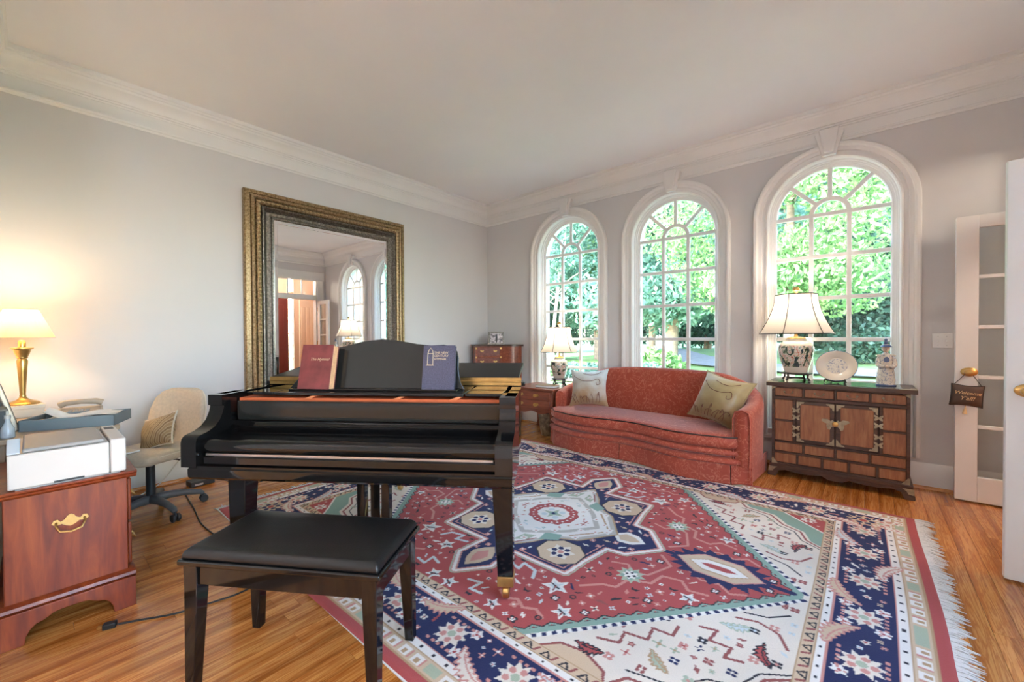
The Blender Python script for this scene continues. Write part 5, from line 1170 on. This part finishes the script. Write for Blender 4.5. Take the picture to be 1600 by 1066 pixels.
l = bpy.data.lights.new('desk_lamp_light', 'POINT'); l.energy = LAMP_W*1.5; l.color = (1, .76, .48); l.shadow_soft_size = .04; lo = bpy.data.objects.new('desk_lamp_light', l); COL.objects.link(lo); lo.parent = dl; lo.location = (0, 0, .575)

# ================================================================== OFFICE CHAIR (faces local -y)
oc = thing('office_chair', 'beige upholstered swivel chair with dark five-star base by the left wall', 'chair', (.70, -4.165, 0), math.radians(38))
def slab(sec, w_): return sec
rings = []
for t_, z, th_, wd in ((-.235, .425, .03, .36), (-.225, .435, .07, .43), (-.18, .442, .085, .46), (-.05, .436, .085, .47), (.10, .432, .085, .46), (.19, .436, .08, .43), (.225, .45, .06, .38)):
    n_ = 20; rings.append([(wd/2*(abs(math.cos(2*PI*i/n_))**.35)*math.copysign(1, math.cos(2*PI*i/n_)), t_, z+th_/2*(abs(math.sin(2*PI*i/n_))**.5)*math.copysign(1, math.sin(2*PI*i/n_))) for i in range(n_)])
MB().loft([r[::-1] for r in rings]).build('seat', 'beige_fabric', oc, smooth=60)
rings = []
for z, y, wd, th_, cv in ((.435, .205, .36, .05, .02), (.48, .225, .41, .065, .03), (.58, .25, .44, .07, .035), (.70, .275, .43, .07, .035), (.79, .295, .38, .06, .03), (.835, .307, .31, .05, .02), (.858, .312, .20, .025, .01)):
    n_ = 20; ring = []
    for i in range(n_):
        c, s_ = math.cos(2*PI*i/n_), math.sin(2*PI*i/n_); x = wd/2*(abs(c)**.5)*math.copysign(1, c); ring.append((x, y+th_/2*(abs(s_)**.6)*math.copysign(1, s_)-cv*(x/(wd/2))**2*1.2, z))
    rings.append(ring)
MB().loft(rings).build('backrest', 'beige_fabric', oc, smooth=60)
def edge_pipe(name, side): 
    P = [(side*.225, -.17, .452), (side*.232, .0, .45), (side*.225, .14, .452), (side*.205, .195, .47), (side*.205, .205, .52), (side*.215, .222, .60), (side*.21, .25, .70), (side*.185, .275, .79), (side*.14, .295, .84)]
    MB().tube([tuple(p) for p in spline(P, 4)], .005, 6).build(name, 'cream_pipe', oc, smooth=60)
edge_pipe('piping', 1); edge_pipe('piping', -1)
box('seat_plate', 'dark_plastic', oc, -.11, .11, -.10, .12, .385, .402, .004); MB().tube([(0, .0, .385), (0, 0, .33)], .016, 12).build('gas_lift', 'steel', oc, smooth=50); MB().tube([(0, 0, .34), (0, 0, .09)], [.026, .028], 16).build('column', 'dark_plastic', oc, smooth=50)
MB().tube([(.02, .02, .39), (.17, .02, .385), (.20, .02, .38)], .006, 8).build('lever', 'dark_plastic', oc, smooth=50)
for k_ in range(5):
    a = math.radians(-22)+2*PI*k_/5; R_ = Matrix.Rotation(a, 4, 'Z')
    MB().tube([(.0, 0, .105), (.10, 0, .11), (.20, 0, .10), (.285, 0, .078), (.30, 0, .062)], [.034, .027, .022, .019, .015], 10, R_).build('base_arm', 'base_grey', oc, smooth=60)
    cs = MB()
    for s_ in (-1, 1):
        Tw = R_ @ Matrix.Translation((.305, s_*.015, .027)) @ Matrix.Rotation(PI/2, 4, 'X'); cs.lathe([(.004, -.009), (.024, -.009), (.027, -.005), (.027, .005), (.024, .009), (.004, .009)], 16, T=Tw)
    cs.tube([(.30, 0, .07), (.305, 0, .03)], .009, 8, R_); cs.build('caster', 'dark_plastic', oc, smooth=45)
pillow('lumbar_pillow', 'small striped tan pillow resting on the beige swivel chair', Matrix.Translation((.72, -4.12, .578)) @ Matrix.Rotation(math.radians(30), 4, 'Z') @ Matrix.Rotation(math.radians(62), 4, 'X') @ Matrix.Rotation(.35, 4, 'Z'), .25, .06, 'striped_tan', 'cream_pipe', False)
bk2 = thing('note_folder', 'beige folder lying on the seat of the swivel chair', 'folder', (.78, -4.35, .486), math.radians(25))
box('cover', 'cream_pipe', bk2, -.11, .11, -.075, .075, 0, .012, .003); box('pages', 'paper', bk2, -.105, .112, -.073, .07, .003, .009)

# network box and cords
nb = thing('network_box', 'small black router box on the floor by the left wall', 'router', (.25, -3.78, 0), math.radians(6))
box('case', 'dark_plastic', nb, -.06, .06, -.085, .085, .003, .045, .004); box('label', 'white_plastic', nb, .060, .0608, -.06, .0, .012, .026)
for k_ in range(2): box('foot', 'dark_plastic', nb, -.05, .05, -.08+k_*.14, -.06+k_*.14, 0, .003)
def cord(name, label, pts, r, m_, n_=8):
    t = MB().tube([tuple(p) for p in spline(pts, n_)], r, 8).build(name, m_, smooth=60); return tag(t, label, 'cord')
cord('power_cord', 'white power cord looping along the left wall under the chair', [(.05, -3.80, .30), (.07, -3.90, .18), (.12, -4.02, .05), (.20, -4.15, .008), (.35, -4.28, .008), (.50, -4.40, .008)], .005, 'cord_white')
cord('patch_lead', 'thin black cord curling on the floor beside the router box', [(.25, -3.69, .02), (.32, -3.62, .006), (.44, -3.60, .006), (.52, -3.56, .006), (.60, -3.45, .006), (.50, -3.35, .006), (.20, -3.30, .006), (.06, -3.3, .02)], .0035, 'cord_black')
pg = thing('plug_cord', 'black extension cord with plug lying on the floor by the mahogany chest', 'cord')
MB().tube([tuple(p) for p in spline([(2.095, -4.475, .010), (2.13, -4.40, .006), (2.19, -4.30, .006), (2.22, -4.18, .006), (2.24, -4.06, .006), (2.20, -3.93, .006), (2.05, -3.88, .006), (1.6, -3.95, .006), (1.2, -3.98, .006), (.85, -3.95, .006), (.4, -3.92, .006)], 8)], .0042, 8).build('cable', 'cord_black', pg, smooth=60)
m = MB(); Tp = Matrix.Translation((2.085, -4.50, .014)) @ Matrix.Rotation(math.radians(68), 4, 'Z'); m.box(-.022, .022, -.014, .014, -.012, .012, T=Tp); m.build('plug', 'cord_black', pg, bevel=.004)
for s_ in (-1, 1): B(-.040, -.022, s_*.007-.001, s_*.007+.001, -.004, .004, T=Tp).build('prong', 'brass', pg)

# ================================================================== SWITCH, DOOR PILLOW
sw = thing('light_switch', 'white double light switch plate beside the right window', 'switch', (5.005, -.001, 1.193))
box('plate', 'window_paint', sw, -.058, .058, -.007, 0, -.058, .058, .003)
for s_ in (-1, 1):
    box('toggle_slot', 'trim_paint', sw, s_*.024-.007, s_*.024+.007, -.0085, -.006, -.014, .014); MB().prism([(-.008, -.008), (-.020, .004), (-.020, .010), (-.008, .008)], s_*.024-.004, s_*.024+.004, 'yz').build('toggle', 'window_paint', sw)
    for z in (-.034, .034): MB().lathe([(.0035, 0), (.003, .001), (.0005, .0012)], 8, T=Matrix.Translation((s_*.024, -.007, z)) @ Matrix.Rotation(PI/2, 4, 'X')).build('screw', 'steel', sw)
dp = thing('door_pillow', "brown satin Welcome Y'all pillow hanging from the French door knob", 'pillow', (5.108, -.245, .795), math.radians(0))
dp.rotation_euler = (0, math.radians(4), 0)
m = MB(); nX, nY = 16, 12; vs_, fs_ = [], []
for sg in (1, -1):
    b0 = len(vs_)
    for j in range(nY+1):
        for i in range(nX+1):
            a, b_ = 2*i/nX-1, 2*j/nY-1; e = ((1-a*a)*(1-b_*b_))**.45
            vs_.append((a*.083*(1-.05*(1-b_*b_)*a*a), -.024*e*sg, b_*.080*(1-.12*(1-a*a)*b_*b_)))
    for j in range(nY):
        for i in range(nX):
            q = (b0+j*(nX+1)+i, b0+j*(nX+1)+i+1, b0+(j+1)*(nX+1)+i+1, b0+(j+1)*(nX+1)+i); fs_.append(q if sg > 0 else q[::-1])
m.add(vs_, fs_).build('cushion', 'brown_satin', dp, smooth=80)
N = nX+1; ring = [vs_[i] for i in range(N)]+[vs_[j*N+nX] for j in range(1, nY+1)]+[vs_[nY*N+i] for i in range(nX-1, -1, -1)]+[vs_[j*N] for j in range(nY-1, 0, -1)]
MB().tube(ring+[ring[0]], .0035, 6).build('piping', 'dark_stand', dp, smooth=60)
text_mesh('Welcome', .034, 'gold_thread', dp, 'lettering', Matrix.Translation((.0, -.0252, .010)) @ XM, .3, .0012); text_mesh("Y'all!", .038, 'gold_thread', dp, 'lettering', Matrix.Translation((.0, -.0252, -.030)) @ XM, .3, .0012)
MB().tube([(-.070, -.002, .074), (-.012, .004, .166), (.0, .006, .172), (.012, .004, .166), (.070, -.002, .074)], .0022, 6).build('strap', 'dark_stand', dp, smooth=60)
m = MB(); m.tube([(0, 0, -.066), (0, 0, -.09)], .002, 6); m.ball((0, 0, -.094), .006); m.lathe([(.005, -.097), (.008, -.105), (.013, -.135), (.001, -.135)][::-1], 10); m.build('tassel', 'gold_thread', dp, smooth=50)

# ================================================================== GARDEN
GZ = -.35
def gz(x, y): return GZ+.018*max(0, y-6)+.05*math.sin(x*.3)*math.sin(y*.2)
m = MB(); nx, ny = 36, 30; vs_ = []
for j in range(ny+1):
    for i in range(nx+1): x, y = -40+80*i/nx, .3+60*j/ny; vs_.append((x, y, gz(x, y)))
m.add(vs_, [(j*(nx+1)+i, j*(nx+1)+i+1, (j+1)*(nx+1)+i+1, (j+1)*(nx+1)+i) for j in range(ny) for i in range(nx)])
struct(m.build('ground', 'lawn_grass', smooth=60))
def ribbon(name, pts, w_, m_, dz):
    P = spline([(*p, 0) for p in pts], 8); mb = MB(); vs_ = []
    for i, p in enumerate(P):
        d = (P[min(i+1, len(P)-1)]-P[max(0, i-1)]).normalized(); nn = Vector((-d.y, d.x, 0))
        for s_ in (-1, 1):
            q = p+nn*s_*w_/2
            vs_.append((q.x, q.y, gz(q.x, q.y)+dz))
    mb.add(vs_, [(2*i, 2*i+2, 2*i+3, 2*i+1) for i in range(len(P)-1)]); return struct(mb.build(name, m_, smooth=60))
ribbon('driveway', [(14, 2.5), (6, 3.2), (1.5, 3.4), (-4, 3.3), (-12, 4.0)], 1.8, 'asphalt', .05)
ribbon('lane', [(16, 17), (7, 14.5), (2, 15), (-3, 19), (-8, 28)], 3.2, 'asphalt', .10)
ribbon('planting_bed', [(-16, 9), (-8, 8.6), (-3, 8.2), (-.5, 9)], 1.8, 'mulch', .06)

def leaf_cloud(name, blobs, count, size, m_, seed):
    rng = np.random.default_rng(seed); w = np.array([b_[3]*b_[4]*b_[5] for b_ in blobs]); w = w/w.sum()
    k = rng.choice(len(blobs), count, p=w); Bm = np.array(blobs)[k]
    d = rng.normal(size=(count, 3)); d /= np.linalg.norm(d, axis=1)[:, None]; r = rng.random(count)**(1/2.2)
    c = Bm[:, :3]+d*r[:, None]*Bm[:, 3:]
    a = rng.normal(size=(count, 3)); a /= np.linalg.norm(a, axis=1)[:, None]; b_ = np.cross(a, rng.normal(size=(count, 3))); b_ /= np.linalg.norm(b_, axis=1)[:, None]
    s = size*(.6+.8*rng.random(count))[:, None]
    V = np.stack([c-a*s, c-b_*s*.45, c+a*s, c+b_*s*.45], 1).reshape(-1, 3)
    me = bpy.data.meshes.new(name); me.vertices.add(count*4); me.vertices.foreach_set('co', V.ravel()); me.loops.add(count*4); me.loops.foreach_set('vertex_index', np.arange(count*4, dtype=np.int32))
    me.polygons.add(count); me.polygons.foreach_set('loop_start', np.arange(0, count*4, 4, dtype=np.int32)); me.update(calc_edges=True); me.materials.append(mat(m_)); return me
def branches(seed, h_, spread, n_, r0, multi=1):
    rs = random.Random(seed); m = MB()
    for k_ in range(multi):
        ox = rs.uniform(-.25, .25)*(multi > 1); lean = rs.uniform(-.12, .12)*(2 if multi > 1 else 1)
        tr_ = [(ox, 0, -.1), (ox+lean*h_*.3, .0, h_*.3), (ox+lean*h_*.6, .1, h_*.6), (ox+lean*h_*.8, .1, h_*.9)]; m.tube([tuple(p) for p in spline(tr_, 4)], [r0*(1-.055*i) for i in range(13)], 8)
        for j in range(n_):
            z = h_*rs.uniform(.3, .85); a = rs.uniform(0, 2*PI); L = spread*rs.uniform(.5, 1); x0 = ox+lean*z
            m.tube([(x0, .03, z), (x0+.5*L*math.cos(a), .5*L*math.sin(a), z+.30*L), (x0+L*math.cos(a), L*math.sin(a), z+.42*L)], [r0*.32, r0*.2, r0*.06], 6)
    return m
def crown(seed, h_, rx, n_, z0=.35):
    rs = random.Random(seed); out = []
    for i in range(n_):
        z = h_*rs.uniform(z0, 1.0); f = 1-.55*abs((z/h_-.62)/.5); a = rs.uniform(0, 2*PI); rr = rx*f*rs.uniform(.2, .9); s_ = rx*rs.uniform(.28, .45); out.append((rr*math.cos(a), rr*math.sin(a), z, s_, s_, s_*.55))
    return out
KINDS = {}
for nm, h_, rx, cnt, sz, lm, bm_, r0, multi, z0, sd_ in (('maple', 9.5, 4.2, 34000, .085, 'leaf_fresh', 'bark', .20, 1, .31, 11), ('cool', 11, 4.4, 30000, .11, 'leaf_cool', 'bark', .24, 1, .20, 12), ('dark', 10, 3.6, 24000, .13, 'leaf_dark', 'bark', .2, 1, .08, 13), ('birch', 8, 2.6, 9000, .09, 'leaf_cool', 'pale_bark', .085, 4, .45, 14)):
    KINDS[nm] = (leaf_cloud('foliage', crown(sd_, h_, rx, 34, z0), cnt, sz, lm, sd_), branches(sd_, h_, rx*.8, 10 if multi == 1 else 5, r0, multi).mesh('trunk', bm_, 60))
def tree(kind, x, y, s, rz, label, group=None):
    t = thing({'birch': 'birch_clump'}.get(kind, 'garden_tree'), label, 'tree', (x, y, gz(x, y)), rz, group or 'trees across the lawn'); t.scale = (s, s, s)
    for nm, me in zip(('foliage', 'trunk'), KINDS[kind]):
        o = bpy.data.objects.new(nm, me); COL.objects.link(o); o.parent = t
        if nm == 'foliage': o['kind'] = 'stuff'
tree('maple', 2.9, 9.0, .85, .4, 'pale spreading tree with slanting branches outside the right window')
tree('dark', 5.2, 21, 1.0, 1.4, 'dark bluish tree beyond the lane in the right window')
tree('maple', 1.4, 22, 1.2, 2.4, 'bright tree behind the lane at the left of the right window')
tree('cool', -1.6, 12.5, 1.15, .3, 'thick-trunked tree at the right side of the middle window')
tree('maple', -4.2, 17, 1.0, 1.1, 'yellow green tree filling the left of the middle window')
tree('cool', -2.8, 25, 1.3, 2.0, 'tall pale tree at the back of the middle window')
tree('birch', -6.1, 10.6, 1.0, .5, 'white multi-stemmed tree outside the left window')
tree('dark', -9.8, 14.5, 1.0, .9, 'dense dark tree behind the white stems in the left window')
tree('cool', -7.4, 17, 1.1, 2.7, 'grey green tree at the right of the left window')
FAR = [('dark', -14, 22, 1.4, .3), ('cool', 9.5, 23, 1.3, 1.9), ('maple', 13, 15, 1.1, .8), ('cool', 19, 12, 1.2, 2.9), ('dark', 17, 24, 1.5, .1), ('maple', -12.5, 27, 1.4, 1.3), ('dark', 2.5, 31, 1.7, 2.2), ('dark', -5.5, 32, 1.7, .6), ('dark', -9, 25, 1.5, 1.8), ('cool', 14, 7.5, .8, .8)]
RANK = ['first', 'second', 'third', 'fourth', 'fifth', 'sixth', 'seventh', 'eighth', 'ninth', 'tenth']
for i, (kd, x, y, s, rz) in enumerate(sorted(FAR, key=lambda a: math.atan2(a[1]-CAM_POS.x, a[2]-CAM_POS.y))):
    tree(kd, x, y, s, rz, 'tall hazy tree, %s from the left in the far row beyond the garden' % RANK[i], 'far row of trees')
bush = [leaf_cloud('foliage', [(0, 0, .35, .55, .45, .38), (.35, .1, .3, .4, .4, .3), (-.35, 0, .28, .4, .4, .3)], 1500, .075, lm, 30+i) for i, lm in enumerate(('leaf_cool', 'leaf_fresh', 'leaf_dark'))]
ORD = ['first', 'second', 'third', 'fourth', 'fifth', 'sixth', 'seventh', 'eighth', 'ninth', 'tenth']
SHL = ['low leafy shrub, %s from the right along the planting bed' % ORD[i] for i in range(7)]+['tall bush behind the right end of the planting bed', 'biggest rounded bush at the far left of the garden', 'large bush just right of the biggest garden bush']
for i, (x, y, s) in enumerate(((-.9, 8.7, .9), (-1.9, 8.3, 1.0), (-2.8, 8.2, .9), (-3.7, 8.4, .85), (-4.8, 8.7, 1.0), (-6.2, 8.8, 1.0), (-7.6, 8.9, .95), (-1.2, 9.8, 1.6), (-10, 10.5, 2.4), (-8.5, 12, 2.2))):
    t = thing('garden_shrub', SHL[i], 'shrub', (x, y, gz(x, y)), i*1.3, 'shrubs along the planting bed'); t.scale = (s, s, s)
    o = bpy.data.objects.new('foliage', bush[i % 3]); COL.objects.link(o); o.parent = t; o['kind'] = 'stuff'
